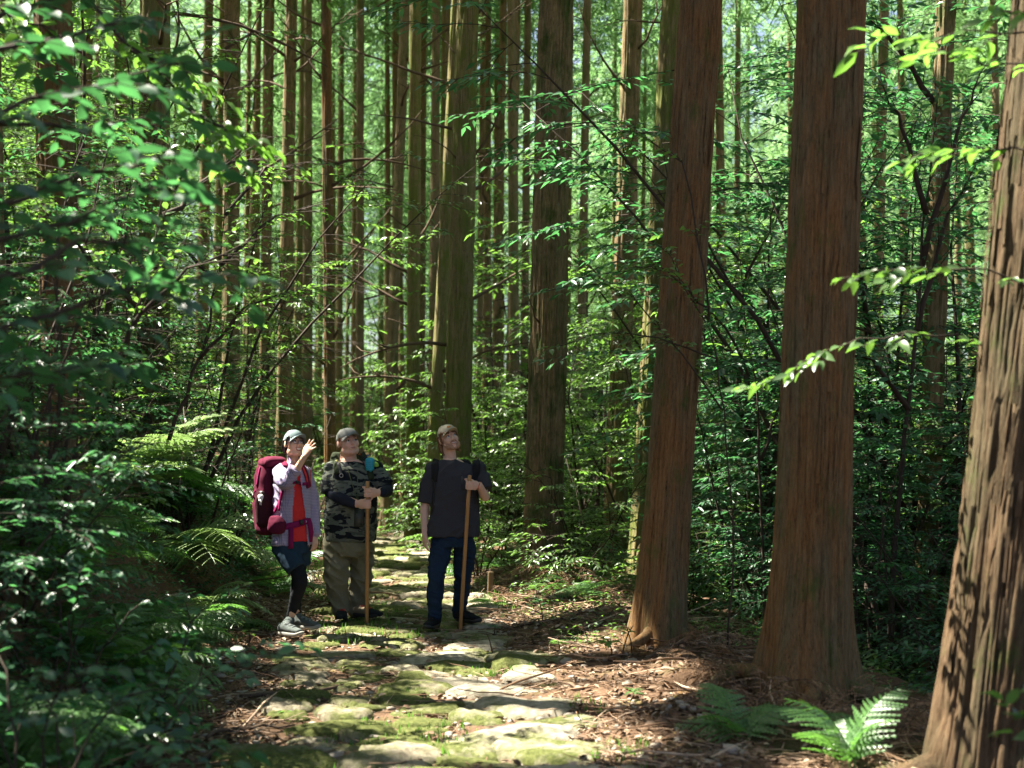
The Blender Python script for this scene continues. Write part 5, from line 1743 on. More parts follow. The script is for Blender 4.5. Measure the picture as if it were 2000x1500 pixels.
def pack(f, label):
    t = thing('backpack', label, 'backpack', f.base)
    return t
t = pack(f, 'black backpack on the man in the plain grey tee, straps over both shoulders')
obj('bag', pocket_bag('bag', [(J(895, 1030, .24), .13, .06), (J(898, 1020, .25), .17, .10), (J(898, 960, .25), .17, .11), (J(890, 915, .22), .16, .09), (J(888, 898, .2), .12, .05)], M_BLACK, 1), t)
for px in (((853, 899), (850, 907), (850, 920), (849, 940)), ((929, 899), (931, 907), (930, 920), (926, 940))):
    obj('shoulder_strap', mesh_np('shoulder_strap', *f.ribbon(px, .068, .014, .006)), t, M_BLACK)
obj('webbing', mesh_np('webbing', *f.ribbon(((849, 938), (848, 960), (846, 985), (843, 1003)), .024, .006, .004)), t, M_BLKP)
obj('webbing', mesh_np('webbing', *f.ribbon(((927, 940), (928, 960), (930, 985)), .024, .006, .004)), t, M_BLKP)
obj('buckle', mesh_np('buckle', *box(f.on(849, 938, .010)[0], .05, .012, .014)), t, M_BLKP)

# ================================================================== the man in the camouflage shirt
f = Fig('broad man in dark camouflage tee and khaki trousers, both hands clasped on his stick', 684, 1212, 12.1)
J = f.j
hs = 1.06
hR = rot(math.radians(28), math.radians(10), math.radians(-7)); hc = J(680, 864, -.02)
stick_a, stick_b = J(718, 940, -.36), foot_pix(f, 716.5, 1217)
ax = stick_a - stick_b; axu = ax / np.linalg.norm(ax)
gc1 = stick_b + ax * ((J(0, 962, -.3)[2] - stick_b[2]) / ax[2]); gc2 = stick_b + ax * ((J(0, 984, -.3)[2] - stick_b[2]) / ax[2])
g1, w1 = grip(gc1, axu, np.array((.9, .35, -.05)), .0165, -1, 1.06)
g2, w2 = grip(gc2, axu, np.array((-.9, .30, -.12)), .0165, 1, 1.06)
fa, fb = foot_pix(f, 665, 1213), foot_pix(f, 703, 1208)
ak1, ak2 = J(663, 1186, -.0), J(694, 1186, .16)
body = head_parts(hc, hR, hs, 1.10) + limb([J(681, 908, .03), J(680, 884, .01)], [.080, .072]) + [ell(hc + hR @ np.array((0, -.035, -.095)), .068, .055, .032, hR)]
body += [torso([(J(682, 1062), .19, .15), (J(683, 1010), .21, .17), (J(686, 950), .20, .14), (J(686, 915), .18, .11), (J(683, 897), .08, .07)])]
el1, el2 = J(757, 958, -.02), J(648, 966, -.06)
body += limb([J(730, 926), el1, w1], [.052, .050, .034]) + limb([J(652, 926), el2, w2], [.052, .050, .034]) + g1 + g2
body += limb([J(660, 1070), J(659, 1120, -.04), ak1], [.085, .06, .045]) + limb([J(706, 1070, .04), J(704, 1120, .10), ak2], [.085, .06, .045])
f.add('body', fuse('body', body, .0060, 3, [SK_PINK]))
m, n, l = new_mat('camouflage_cloth')
a_ = noise(n, l, mapping(n, l, (.55, .8, 1.55)), 11, 3, .55, .9)
b_ = noise(n, l, mapping(n, l, (.6, .8, 1.4)), 17, 2, .5, .6)
base_ = ramp(n, l, b_, [(.40, (.065, .075, .062)), (.50, (.135, .145, .115)), (.62, (.10, .115, .10))])
e = ramp(n, l, a_, [(.50, (0, 0, 0)), (.525, (1, 1, 1))])
finish(n, l, mixc(n, l, e, base_, (.010, .012, .016)), .92, noise(n, l, mapping(n, l, (1, 1, 1)), 60, 4), .2, .003, .12)
CAMO = m
tee = [torso([(J(685, 1056), .225, .180), (J(685, 1048), .230, .187), (J(684, 1010), .238, .200), (J(686, 970), .228, .182), (J(688, 935), .222, .155), (J(688, 913), .195, .125), (J(683, 901), .10, .085)])]
tee += limb([J(654, 918), J(646, 942, -.02), J(645, 964, -.04)], [.085, .084, .086], up=(0, 1, 0)) + limb([J(726, 916), J(744, 934, -.01), J(754, 951, -.03)], [.085, .084, .084], up=(0, 1, 0))
tee += [ell(J(650, 913), .085, .08, .06), ell(J(730, 911), .085, .08, .06)]
f.add('tee_shirt', fuse('tee_shirt', tee, .0085, 5, [CAMO], folds(.009, 5, 9, 13, .6)), wear=True)
a = np.linspace(0, 2 * PI, 26)
f.add('collar', mesh_np('collar', *tube([J(682, 899, -.01) + np.array((.092 * math.cos(t), .075 * math.sin(t) + .01, .020 * math.sin(t) - .004)) for t in a], [.010] * 26, 8, False)), M_BLACK)
ARM = cloth('navy_arm_sleeve', (.018, .020, .034), .2)
for pts in ([J(744, 934, -.02), el1, w1 + (w1 - gc1) * .35], [J(646, 944, -.02), el2, w2 + (w2 - gc2) * .35]):
    f.add('arm_sleeve', fuse('arm_sleeve', limb(pts, [.066, .062, .041]), .007, 4, [ARM], folds(.004, 20, 30, 2)), wear=True)
KH = cloth('khaki_trousers', (.17, .16, .108), .2, 50)
tr = [torso([(J(682, 1085), .19, .15), (J(682, 1060), .215, .165), (J(682, 1040), .20, .155)])]
tr += limb([J(659, 1070), J(658, 1118, -.05), J(661, 1160, -.01), J(663, 1190, -.0)], [.118, .108, .100, .082]) + limb([J(706, 1070, .04), J(706, 1118, .10), J(699, 1160, .14), J(694, 1188, .16)], [.112, .100, .094, .076])
f.add('trousers', fuse('trousers', tr, .0085, 4, [KH], folds(.024, 6, 15, 5, .9)), wear=True)
BT, BTC, BSO = cloth('tan_boot', (.24, .19, .12), .25), cloth('dark_boot_cap', (.02, .022, .024), .2), plain_mat('boot_sole', (.025, .025, .025), .8)
RL = plain_mat('red_lace', (.40, .04, .03), .8)
shoe(f, fa + np.array((.0, .235, .01)), math.radians(-88), .31, (BT, BSO, BTC), .14, 1.2, True, True, ank=ak1 + (0, 0, .02), lace_mat=RL)
shoe(f, fb + np.array((-.075, .13, .01)), math.radians(-30), .31, (BT, BSO, BTC), .14, 1.15, True, True, ank=ak2 + (0, 0, .02), lace_mat=RL)
CAPG = cloth('grey_cap', (.17, .175, .165), .2)
cap(f, hc, hR, hs, 1.10, CAPG, .004)
SB = plain_mat('short_ginger_hair', (.20, .12, .07), .6, .3, 150, .4)
HP = lambda x, y, z, c=hc, R=hR, s=hs: np.array(c) + R @ (np.array((x * 1.08, y, z)) * s)
hp = [ell(HP(0, .07, -.005), .064, .035, .05, hR, 10)]
for g_ in (-1, 1):
    hp += limb([HP(g_ * .077, -.03, .04), HP(g_ * .079, -.012, .015)], [.010, .007], 10) + limb([HP(g_ * .077, .04, .03), HP(g_ * .070, .06, -.03)], [.012, .014], 10)
    hp.append(ell(HP(g_ * .03, -.084, .040), .022, .007, .008, hR, 8))
f.add('hair', fuse('hair', hp, .005, 2, [SB]))
head_extras(f, hc, hR, hs, 1.08, M_IRIS_D, SB, (.4, -1, .3), -.3, False)
stick(stick_a, stick_b, f.base, 'straight wooden walking stick clasped by the man in the camouflage tee')
f.add('ring', mesh_np('ring', *tube([gc1 + axu * -.010 + np.array((.026 * math.cos(t) * .3 + .012, -.028 + .012 * math.sin(t), .011 * math.cos(t))) for t in np.linspace(0, 2 * PI, 14)], [.0016] * 14, 6, False)), plain_mat('silver', (.6, .6, .58), .3, .8))

OLV = cloth('olive_pack', (.035, .045, .025), .3)
t = pack(f, 'dark olive backpack rising behind the neck of the camouflage shirted man')
obj('bag', pocket_bag('bag', [(J(683, 1020, .33), .15, .08), (J(683, 1005, .34), .18, .12), (J(683, 940, .33), .185, .13), (J(680, 900, .28), .17, .11), (J(676, 884, .26), .13, .07)], OLV, 2), t)
for px in (((652, 890), (655, 899), (658, 909), (661, 925)), ((705, 886), (711, 894), (717, 904), (722, 918), (726, 936))):
    obj('shoulder_strap', mesh_np('shoulder_strap', *f.ribbon(px, .066, .014, .006)), t, OLV)
obj('webbing', mesh_np('webbing', *f.ribbon(((655, 893), (660, 903), (665, 916), (667, 928)), .026, .006, .021)), t, plain_mat('grey_webbing', (.09, .085, .085), .8))
obj('webbing', mesh_np('webbing', *f.ribbon(((705, 890), (710, 902), (714, 914)), .026, .006, .021)), t, plain_mat('grey_webbing', (.13, .12, .13), .8))
p = f.on(668, 930, .022)[0]
obj('ring_clip', mesh_np('ring_clip', *tube([np.array(p) + .016 * np.array((math.cos(q), -.1, math.sin(q))) for q in np.linspace(0, 2 * PI, 18)], [.003] * 18, 6, False)), t, plain_mat('steel_clip', (.35, .35, .35), .35, .7))
obj('whistle', mesh_np('whistle', *box(f.on(703, 888, .028)[0], .026, .014, .018, rot(0, 0, .5))), t, plain_mat('orange_plastic', (.75, .14, .03), .5, .4), label='small orange clip on the strap')
for q, x0 in enumerate((660, 664)):
    a_, b_ = f.on(x0 - 5, 898 + q * 2, .024)[0], f.on(x0 + 2, 905 + q, .024)[0]
    obj('strap_stripe', mesh_np('strap_stripe', *tube([np.array(a_), np.array(b_)], [.003, .003], 6)), t, plain_mat('yellow_stripe', (.55, .52, .12), .7))
# lanyard and phone
ph = thing('phone', 'grey phone in a dark case hanging at the belly of the camouflaged man', 'phone', f.base)
pc, pn = f.on(701, 1011, .014)
Rp = rot(.02, 0, .03)
obj('case', mesh_np('case', *box(pc, .086, .012, .166, Rp, .005)), ph, plain_mat('dark_green_case', (.015, .03, .026), .4, .5))
obj('back_panel', mesh_np('back_panel', *box(np.array(pc) + (0, -.0065, 0), .074, .004, .152, Rp, .0015)), ph, plain_mat('grey_phone', (.055, .06, .062), .35, .5, 30, .2))
obj('lens', mesh_np('lens', *box(np.array(pc) + (.022, -.0095, -.062), .018, .004, .018, Rp, .001)), ph, M_BLKP)
CORD = plain_mat('olive_cord', (.10, .12, .04), .8)
for pts in (((672, 897), (679, 915), (688, 945), (697, 975), (699, 990)), ((698, 896), (698.5, 920), (698.5, 950), (699, 975), (701, 990))):
    o_ = [np.array(f.on(x, y, .005)[0]) for x, y in pts]
    o_[-1] = np.array(pc) + (0, 0, .08)
    obj('lanyard', mesh_np('lanyard', *tube(o_, [.0028] * len(o_), 6)), ph, CORD)
# turquoise case and green pouch hanging from the strap
TQ = plain_mat('turquoise_plastic', (.015, .30, .42), .4, .45)
pt = thing('perforated_case', 'turquoise perforated plastic case hanging on the chest of the camouflaged man', 'case', f.base)
c0 = np.array(f.on(720.5, 913, .050)[0])
m_ = fuse('case_body', [torso([(c0 + (0, 0, -.060), .026, .022), (c0 + (0, 0, -.050), .038, .030), (c0 + (0, 0, .04), .041, .032), (c0 + (0, 0, .054), .032, .026), (c0 + (0, 0, .060), .015, .012)], 22, 0, 2.8)], .004, 4, [TQ])
obj('case_body', m_, pt)
bt = BVHTree.FromPolygons([v.co for v in m_.vertices], [p.vertices for p in m_.polygons])
holes = []
for i in range(5):
    for k in range(4):
        h = bt.ray_cast(Vector(c0 + ((i - 2) * .012, -.2, -.038 + k * .017 + (i % 2) * .004)), Vector((0, 1, 0)))
        if h[0] is not None:
            holes.append(ell(h[0], .0034, .002, .0034, None, 6))
obj('hole', mesh_np('hole', *merge(holes)), pt, plain_mat('dark_hole', (.012, .10, .11), .8), kind='stuff')
obj('foot_tab', mesh_np('foot_tab', *box(c0 + (.004, 0, -.064), .028, .016, .012)), pt, TQ)
obj('loop', mesh_np('loop', *tube([c0 + (0, 0, .055), c0 + (-.012, .01, .085), np.array(f.on(709, 896, .02)[0])], [.003] * 3, 6)), pt, plain_mat('blue_loop', (.03, .10, .45), .6))
pb = tag(obj('small_pouch', pocket_bag('small_pouch', [(c0 + (.055, .02, -.030), .02, .012), (c0 + (.058, .02, -.018), .030, .016), (c0 + (.052, .02, .012), .024, .014), (c0 + (.045, .02, .024), .010, .008)], plain_mat('lime_cloth', (.22, .42, .06), .7), 9, 16, 2.5, 0, .003)), 'small lime green pouch beside the turquoise case', 'pouch')
pb.location = f.base

# ================================================================== the woman
f = Fig('woman in checked shirt over a red tee with glasses, raising one hand to point up', 570, 1238, 11.15)
J = f.j
hs = .95
hR = rot(math.radians(36), math.radians(13), math.radians(3)); hc = J(574, 867, -.02)
wr = J(594.5, 892, -.36); el = J(562, 946, -.30)
wl = J(615, 1046, .06)
body = head_parts(hc, hR, hs, .98) + limb([J(571, 908, .02), J(573, 884, .0)], [.050, .046])
body += [torso([(J(567, 1068), .15, .115), (J(570, 1020), .12, .09), (J(571, 960), .13, .10), (J(571, 922), .14, .08), (J(571, 905), .06, .055)], yaw=math.radians(35))]
body += limb([J(549, 926, -.09), el, wr], [.042, .038, .024]) + limb([J(601, 926, .11), J(612, 985, .13), wl], [.042, .036, .023])
body += open_hand(wr, np.array((.50, -.10, .86)), np.array((.55, .75, -.15)), np.array((-.6, 0, .4)), .95, (.02, .12, .12), .24)
body += open_hand(wl, J(617, 1085, .02) - wl, (-.8, .6, 0), (.3, -1, 0), .90, (.25, .3, .3), .08)
fa, fb = foot_pix(f, 560, 1245), foot_pix(f, 590, 1231)
ak1, ak2 = J(567, 1207, .0), J(580, 1197, .20)
kn1, kn2 = J(591, 1130, -.14), J(582, 1135, .12)
body += limb([J(556, 1066, -.05), kn1, J(577, 1168, -.05), ak1], [.072, .050, .044, .032]) + limb([J(586, 1066, .06), kn2, J(576, 1168, .17), ak2], [.072, .05, .044, .032])
f.add('body', fuse('body', body, .0060, 3, [SK_TAN]))
RED = cloth('red_tee', (.58, .035, .035), .12)
yw = math.radians(35)
f.add('tee_shirt', fuse('tee_shirt', [torso([(J(575, 1056), .150, .118), (J(572, 1020), .142, .110), (J(572, 960), .145, .112), (J(571, 925), .140, .09), (J(571, 908), .066, .06)], yaw=yw)], .0085, 4, [RED], folds(.006, 5, 9, 4)), wear=True)
m, n, l = new_mat('checked_shirt_cloth')
tc = n.new('ShaderNodeTexCoord'); sp = n.new('ShaderNodeSeparateXYZ'); l.new(tc.outputs['Object'], sp.inputs[0])
def band(sock, k):
    w_ = n.new('ShaderNodeMath'); w_.operation = 'MULTIPLY'; l.new(sock, w_.inputs[0]); w_.inputs[1].default_value = k
    s_ = n.new('ShaderNodeMath'); s_.operation = 'SINE'; l.new(w_.outputs[0], s_.inputs[0])
    c_ = n.new('ShaderNodeMath'); c_.operation = 'GREATER_THAN'; l.new(s_.outputs[0], c_.inputs[0]); c_.inputs[1].default_value = .35
    return c_.outputs[0]
ad = n.new('ShaderNodeMath'); ad.operation = 'ADD'; l.new(sp.outputs[0], ad.inputs[0]); l.new(sp.outputs[1], ad.inputs[1])
c1 = mixc(n, l, band(ad.outputs[0], 2 * PI / .0125), (.42, .37, .46), (.24, .21, .36))
c2 = mixc(n, l, band(sp.outputs[2], 2 * PI / .0125), (1, 1, 1), (.70, .64, .72))
finish(n, l, mixc(n, l, 1.0, c1, c2, 'MULTIPLY'), .9, noise(n, l, mapping(n, l, (1, 1, 1)), 50, 4), .2, .003, .12)
CHK = m
def pix(P):
    d = Vector(P) + f.base - CAM
    q = Matrix.Rotation(-PITCH, 3, 'X') @ d
    return 1000 + q.x / q.y * FPX, 750 - q.z / q.y * FPX
def opening(c):
    x, y = pix(c)
    if c.y > .08:
        return False
    lo = np.interp(y, (895, 912, 935, 960, 1000, 1062), (566, 568, 573, 575, 571, 571))
    hi = np.interp(y, (895, 912, 935, 960, 1000, 1062), (584, 588, 587, 590, 596, 601))
    return lo < x < hi and y < 1075 and not (y < 960 and c.y < -.22)
shp = [torso([(J(569, 1064), .172, .140), (J(570, 1050), .170, .138), (J(571, 1015), .158, .128), (J(571, 960), .160, .128), (J(571, 928), .158, .105), (J(571, 912), .11, .085), (J(571, 903), .064, .06)], yaw=yw)]
shp += limb([J(549, 922, -.07), J(552, 938, -.20), J(561, 944, -.29), J(573, 922, -.325)], [.070, .066, .062, .052], up=None) + limb([J(597, 926, .09), J(611, 985, .13), J(614, 1040, .07)], [.064, .060, .050])
f.add('checked_shirt', fuse('checked_shirt', shp, .0075, 4, [CHK], folds(.009, 8, 13, 6, .8), opening), wear=True)
for g_, pts in ((0, [J(568, 906, -.09), J(564, 898, -.05), J(562, 891, .02), J(568, 887, .07)]), (1, [J(586, 908, -.07), J(588, 900, -.02), J(586, 893, .05), J(576, 888, .08)])):
    Pc = np.array(pts); Nc = Pc - np.array(J(573, 880, 0)); Nc[:, 2] *= .2
    f.add('collar', mesh_np('collar', *strap(Pc, Nc, [.045, .05, .046, .04], .006)), CHK)
ncu = np.array(wr) - np.array(el); ncu /= np.linalg.norm(ncu)
cuc = J(574, 919, -.325)
f.add('cuff', fuse('cuff', [tube([cuc - ncu * .022, cuc + ncu * .022], [.055, .060], 18)], .006, 2, [CHK], folds(.004, 20, 20, 3)), wear=True)
f.add('undershirt_cuff', mesh_np('undershirt_cuff', *tube([wl + (0, 0, .02), wl + (0, 0, .005)], [.034, .032], 14)), cloth('white_cuff', (.6, .6, .56)))
SHO = cloth('navy_shorts', (.018, .036, .056), .25)
so_ = [torso([(J(569, 1080), .15, .125), (J(568, 1062), .162, .13), (J(569, 1045), .15, .12)], yaw=yw)]
so_ += limb([J(554, 1070, -.05), J(579, 1112, -.125)], [.100, .086], up=(0, 1, 0)) + limb([J(586, 1070, .06), J(588, 1102, .10)], [.095, .080], up=(0, 1, 0))
def hem(c):
    return False
f.add('shorts', fuse('shorts', so_, .008, 4, [SHO], folds(.009, 7, 12, 7)), wear=True)
TI = cloth('black_leggings', (.012, .014, .017), .2)
le = limb([J(556, 1066, -.05), kn1, J(578, 1168, -.05), ak1 + (0, 0, .012)], [.082, .057, .051, .034]) + limb([J(586, 1066, .06), kn2, J(577, 1168, .17), ak2 + (0, 0, .012)], [.080, .056, .049, .034])
f.add('leggings', fuse('leggings', le, .0075, 4, [TI], folds(.003, 10, 20, 7)), wear=True)
SG, SGS = cloth('grey_trainer', (.085, .10, .095), .35, 40), plain_mat('pale_sole', (.27, .27, .24), .8, .2)
shoe(f, fa + np.array((-.085, .10, .01)), math.radians(-32), .27, (SG, SGS, cloth('pale_lace', (.22, .24, .23))), .10, 1.05, ank=ak1 + (0, 0, -.015))
shoe(f, fb + np.array((-.08, .06, .01)), math.radians(-22), .265, (SG, SGS, cloth('pale_lace', (.22, .24, .23))), .10, 1.0, ank=ak2 + (0, 0, -.015))
CAPT = cloth('grey_blue_cap', (.16, .21, .21), .2)
cap(f, hc, hR, hs, .98, CAPT, .004)
HB = plain_mat('black_hair', (.012, .010, .009), .4, .5, 120, .4)
HP = lambda x, y, z, c=hc, R=hR, s=hs: np.array(c) + R @ (np.array((x, y, z)) * s)
hp = [ell(HP(0, .075, -.02), .062, .036, .06, hR, 10), ell(HP(0, .09, -.06), .035, .025, .03, hR, 10)]
for g_ in (-1, 1):
    hp += limb([HP(g_ * .073, -.045, .045), HP(g_ * .080, -.02, .015), HP(g_ * .079, -.012, -.02)], [.014, .011, .005], 10) + limb([HP(g_ * .077, .03, .03), HP(g_ * .072, .055, -.02), HP(g_ * .055, .07, -.06)], [.016, .020, .016], 10)
    hp.append(ell(HP(g_ * .045, -.078, .038), .028, .010, .009, hR, 8))
f.add('hair', fuse('hair', hp, .005, 2, [HB]))
head_extras(f, hc, hR, hs, .98, M_IRIS_D, HB, (.1, -1, .3), .6, 'open')
GM = plain_mat('glasses_metal', (.10, .075, .085), .35, .6)
gl = []
for g_ in (-1, 1):
    gl.append(tube([HP(g_ * .033 + .025 * math.cos(q), -.104 + .006 * abs(math.cos(q)) ** 2 * (1 if math.cos(q) * g_ > 0 else -.2), -.003 + .020 * math.sin(q)) for q in np.linspace(0, 2 * PI, 22)], [.0018] * 22, 6, False))
    gl.append(tube([HP(g_ * .058, -.098, .004), HP(g_ * .078, -.05, .006), HP(g_ * .082, .01, .004)], [.0017] * 3, 6))
gl.append(tube([HP(-.009, -.106, .002), HP(0, -.109, .005), HP(.009, -.106, .002)], [.0016] * 3, 6))
f.add('glasses', mesh_np('glasses', *merge(gl)), GM)

# burgundy pack
BU, BUD = cloth('burgundy_pack', (.085, .009, .026), .25, 40), cloth('dark_burgundy_mesh', (.040, .012, .016), .4, 90)
MG = cloth('magenta_webbing', (.19, .011, .07), .15)
t = pack(f, 'large burgundy hiking pack on the back of the woman')
pk_yaw = math.radians(25)
obj('bag', pocket_bag('bag', [(J(524, 1044, .10), .07, .11), (J(522, 1036, .10), .090, .145), (J(520, 990, .10), .096, .155), (J(521, 930, .10), .096, .15), (J(526, 907, .10), .09, .14), (J(530, 899, .10), .07, .10)], BU, 4, 26, 3.0, pk_yaw, .008), t)
f.hull(bpy.data.meshes['bag.002'] if 'bag.002' in bpy.data.meshes else t.children[0].data)
obj('lid', pocket_bag('lid', [(J(531, 912, .08), .10, .14), (J(531, 905, .08), .112, .155), (J(534, 897, .07), .100, .14), (J(536, 892, .06), .06, .09)], BU, 6, 24, 3.0, pk_yaw, .007), t)
obj('side_pocket', pocket_bag('side_pocket', [(J(517, 1030, -.01), .05, .035), (J(516, 1022, -.03), .072, .05), (J(515, 975, -.035), .068, .045), (J(516, 958, -.02), .055, .03)], BUD, 7, 22, 2.8, pk_yaw, .006), t)
obj('hip_pad', pocket_bag('hip_pad', [(J(541, 1042, -.16), .05, .035), (J(540, 1034, -.165), .078, .048), (J(541, 1020, -.165), .075, .045), (J(537, 1008, -.15), .045, .03)], BU, 8, 22, 2.6, math.radians(-8), .006), t)
obj('hip_belt', mesh_np('hip_belt', *f.ribbon(((553, 1030), (562, 1028), (575, 1025), (590, 1021), (602, 1017)), .052, .007, .008)), t, MG)
obj('buckle', mesh_np('buckle', *box(f.on(587, 1020, .016)[0], .035, .016, .042, rot(.3, 0, -.2))), t, M_BLKP)
obj('buckle', mesh_np('buckle', *box(f.on(557, 1030, .016)[0], .014, .014, .05, rot(.3, 0, 0))), t, M_BLKP)
p = np.array(f.on(567, 1032, .018)[0])
obj('strap_end', mesh_np('strap_end', *strap([p, p + (.002, -.01, -.06), p + (.0, -.008, -.12), p + (.002, -.004, -.168)], [(0, -1, 0)] * 4, .042, .004)), t, MG)
p = np.array(f.on(601, 1012, .012)[0])
obj('strap_end', mesh_np('strap_end', *strap([p, p + (.012, -.01, -.05), p + (.022, -.006, -.12), p + (.020, .0, -.20)], [(.3, -1, 0)] * 4, [.03, .045, .04, .026], .004)), t, MG)
obj('shoulder_strap', mesh_np('shoulder_strap', *f.ribbon(((541, 901), (548, 902), (555, 906), (559, 913)), .055, .014, .008)), t, cloth('magenta_pad', (.14, .01, .04)))
obj('shoulder_strap', mesh_np('shoulder_strap', *f.ribbon(((588, 907), (593, 917), (598, 930), (601, 945), (602, 952)), .045, .014, .008)), t, cloth('magenta_pad', (.14, .01, .04)))
obj('red_trim', mesh_np('red_trim', *f.ribbon(((587, 909), (591, 919), (595, 930), (597, 942)), .014, .006, .020)), t, plain_mat('red_trim', (.62, .03, .02), .6))
obj('red_trim', mesh_np('red_trim', *f.ribbon(((541, 899), (548, 900), (555, 903)), .012, .006, .020)), t, plain_mat('red_trim', (.62, .03, .02), .6))
obj('sternum_strap', mesh_np('sternum_strap', *f.ribbon(((573, 941), (580, 943), (588, 946), (600, 944)), .026, .005, .010)), t, MG)
obj('sternum_buckle', mesh_np('sternum_buckle', *box(f.on(577, 941, .018)[0], .032, .014, .026)), t, M_BLKP)
obj('webbing', mesh_np('webbing', *f.ribbon(((553, 958), (549, 975), (542, 990), (534, 1004)), .026, .005, .006)), t, MG)
obj('webbing', mesh_np('webbing', *f.ribbon(((552, 960), (549, 975), (546, 998)), .022, .005, .012)), t, MG)
obj('webbing', mesh_np('webbing', *f.ribbon(((509, 912), (505, 930), (502, 950)), .022, .005, .006)), t, MG)
obj('haul_loop', mesh_np('haul_loop', *tube([J(502, 955, .05), J(496, 962, .05), J(495, 970, .05), J(500, 978, .05)], [.007] * 4, 8)), t, MG)
p = np.array(f.on(604, 940, .012)[0])
for q, (dx, cmat) in enumerate(((-.012, plain_mat('pale_cord', (.4, .36, .25), .7)), (.004, plain_mat('red_cord', (.5, .05, .03), .7)), (-.02, plain_mat('blue_cord', (.05, .20, .35), .7)))):
    b0 = np.array(f.on(596 + q * 2, 912 + q * 2, .02)[0])
    obj('cord', mesh_np('cord', *tube([b0, b0 + (.02, 0, -.03), p + (dx, -.01, 0), p + (dx, -.008, -.07 + .03 * q)], [.004] * 4, 6)), t, cmat)
# bottle in the side pocket
bt_ = thing('water_bottle', 'white bottle top sticking out of the side pocket of the burgundy pack', 'bottle', f.base)
q = J(510, 972, -.058)
WH = plain_mat('white_plastic', (.62, .62, .58), .4, .4)
obj('bottle_body', mesh_np('bottle_body', *tube([q + (0, 0, -.06), q + (0, 0, -.005), q + (0, 0, .018), q + (0, 0, .030)], [.032, .032, .030, .018], 18)), bt_, WH)
obj('cap', mesh_np('cap', *tube([q + (0, 0, .030), q + (0, 0, .050), q + (0, 0, .054)], [.013, .012, .009], 14)), bt_, WH)
obj('tab', mesh_np('tab', *box(q + (-.006, -.034, -.026), .022, .008, .028, None, .004)), bt_, WH)
# ------------------------------------------------------------------ litter, pebbles, fallen wood
def scatter(n, y0, y1, u0, u1, r, pw=1.5):
    y = y0 + (y1 - y0) * r.random(n) ** pw
    u = r.uniform(u0, u1, n)
    x = xc(y) + u
    return x, y, u
m_lit, n_, l_ = new_mat('leaf_litter')
gg = n_.new('ShaderNodeNewGeometry')
cc = ramp(n_, l_, gg.outputs['Random Per Island'], [(0, (.06, .037, .022)), (.4, (.13, .08, .05)), (.75, (.24, .165, .11)), (.96, (.36, .28, .20)), (1, (.30, .22, .07))])
finish(n_, l_, cc, .8, spec=.2)
r = np.random.default_rng(11)
X1, Y1, U1 = scatter(15000, 5.5, 17, -1.65, 3.0, r)
keep = (U1 > .9) | (U1 < -.55) | (r.random(len(U1)) < .45)
X1, Y1, U1 = X1[keep], Y1[keep], U1[keep]
N = len(X1)
T = np.stack([X1, Y1, hgt(X1, Y1) + .012 + .012 * r.random(N)], 1)
a = r.uniform(0, 2 * PI, N)
R = basis(np.stack([np.cos(a), np.sin(a), r.normal(0, .25, N)], 1), np.stack([r.normal(0, .35, N), r.normal(0, .35, N), np.ones(N)], 1))
V1 = place(*leaf_tpl(.07, .016, .5, .2), T, R, r.uniform(.5, 1.15, N))
o = obj('fallen_leaves', mesh_np('fallen_leaves', *V1, smooth=False), None, m_lit, kind='stuff')
# cedar twigs: thin crooked pieces
X1, Y1, U1 = scatter(8500, 5.5, 16, -1.6, 3.2, r)
keep = (U1 > .95) | (U1 < -.7) & (r.random(len(U1)) < .6) | (r.random(len(U1)) < .22)
X1, Y1, U1 = X1[keep], Y1[keep], U1[keep]
N = len(X1)
tv, tf = tube([(0, 0, 0), (.01, .3, .02), (-.015, .65, .0), (.02, 1, .015)], [.014, .013, .011, .007], 3, False)
a = r.uniform(0, 2 * PI, N)
R = basis(np.stack([np.cos(a), np.sin(a), r.normal(0, .12, N)], 1), np.stack([r.normal(0, .3, N), r.normal(0, .3, N), np.ones(N)], 1))
S = r.uniform(.06, .30, N) * (1 + (r.random(N) > .93) * 1.2)
T = np.stack([X1, Y1, hgt(X1, Y1) + .012 + .02 * r.random(N)], 1)
m_twig, n_, l_ = new_mat('dead_twigs')
gg = n_.new('ShaderNodeNewGeometry')
cc = ramp(n_, l_, gg.outputs['Random Per Island'], [(0, (.08, .047, .028)), (.5, (.23, .145, .09)), (1, (.42, .31, .22))])
finish(n_, l_, cc, .9, spec=.15)
obj('twig_debris', mesh_np('twig_debris', *place(tv, tf, T, R, S)), None, m_twig, kind='stuff')
# small stones in the path earth
X1, Y1, U1 = scatter(1900, 5.5, 15, -1.5, 1.7, r)
N = len(X1)
bm = bmesh.new()
bmesh.ops.create_icosphere(bm, subdivisions=1, radius=1)
pv = np.array([v.co for v in bm.verts]); pf = np.array([[v.index for v in f.verts] for f in bm.faces]); bm.free()
pv = pv * np.array([1, .8, .6]) * (1 + (vnoise(pv * 2.3, 4)[:, None] - .5) * .5)
a = r.uniform(0, 2 * PI, N)
R = basis(np.stack([np.cos(a), np.sin(a), 0 * a], 1), np.stack([r.normal(0, .2, N), r.normal(0, .2, N), np.ones(N)], 1))
T = np.stack([X1, Y1, hgt(X1, Y1) + .006], 1)
m_peb = plain_mat('pebble', (.27, .235, .19), .9, .2, 25, .5)
obj('gravel', mesh_np('gravel', *place(pv, [pf], T, R, r.uniform(.008, .034, N) * (1 + (r.random(N) > .96) * .9)), smooth=True), None, m_peb, kind='stuff')
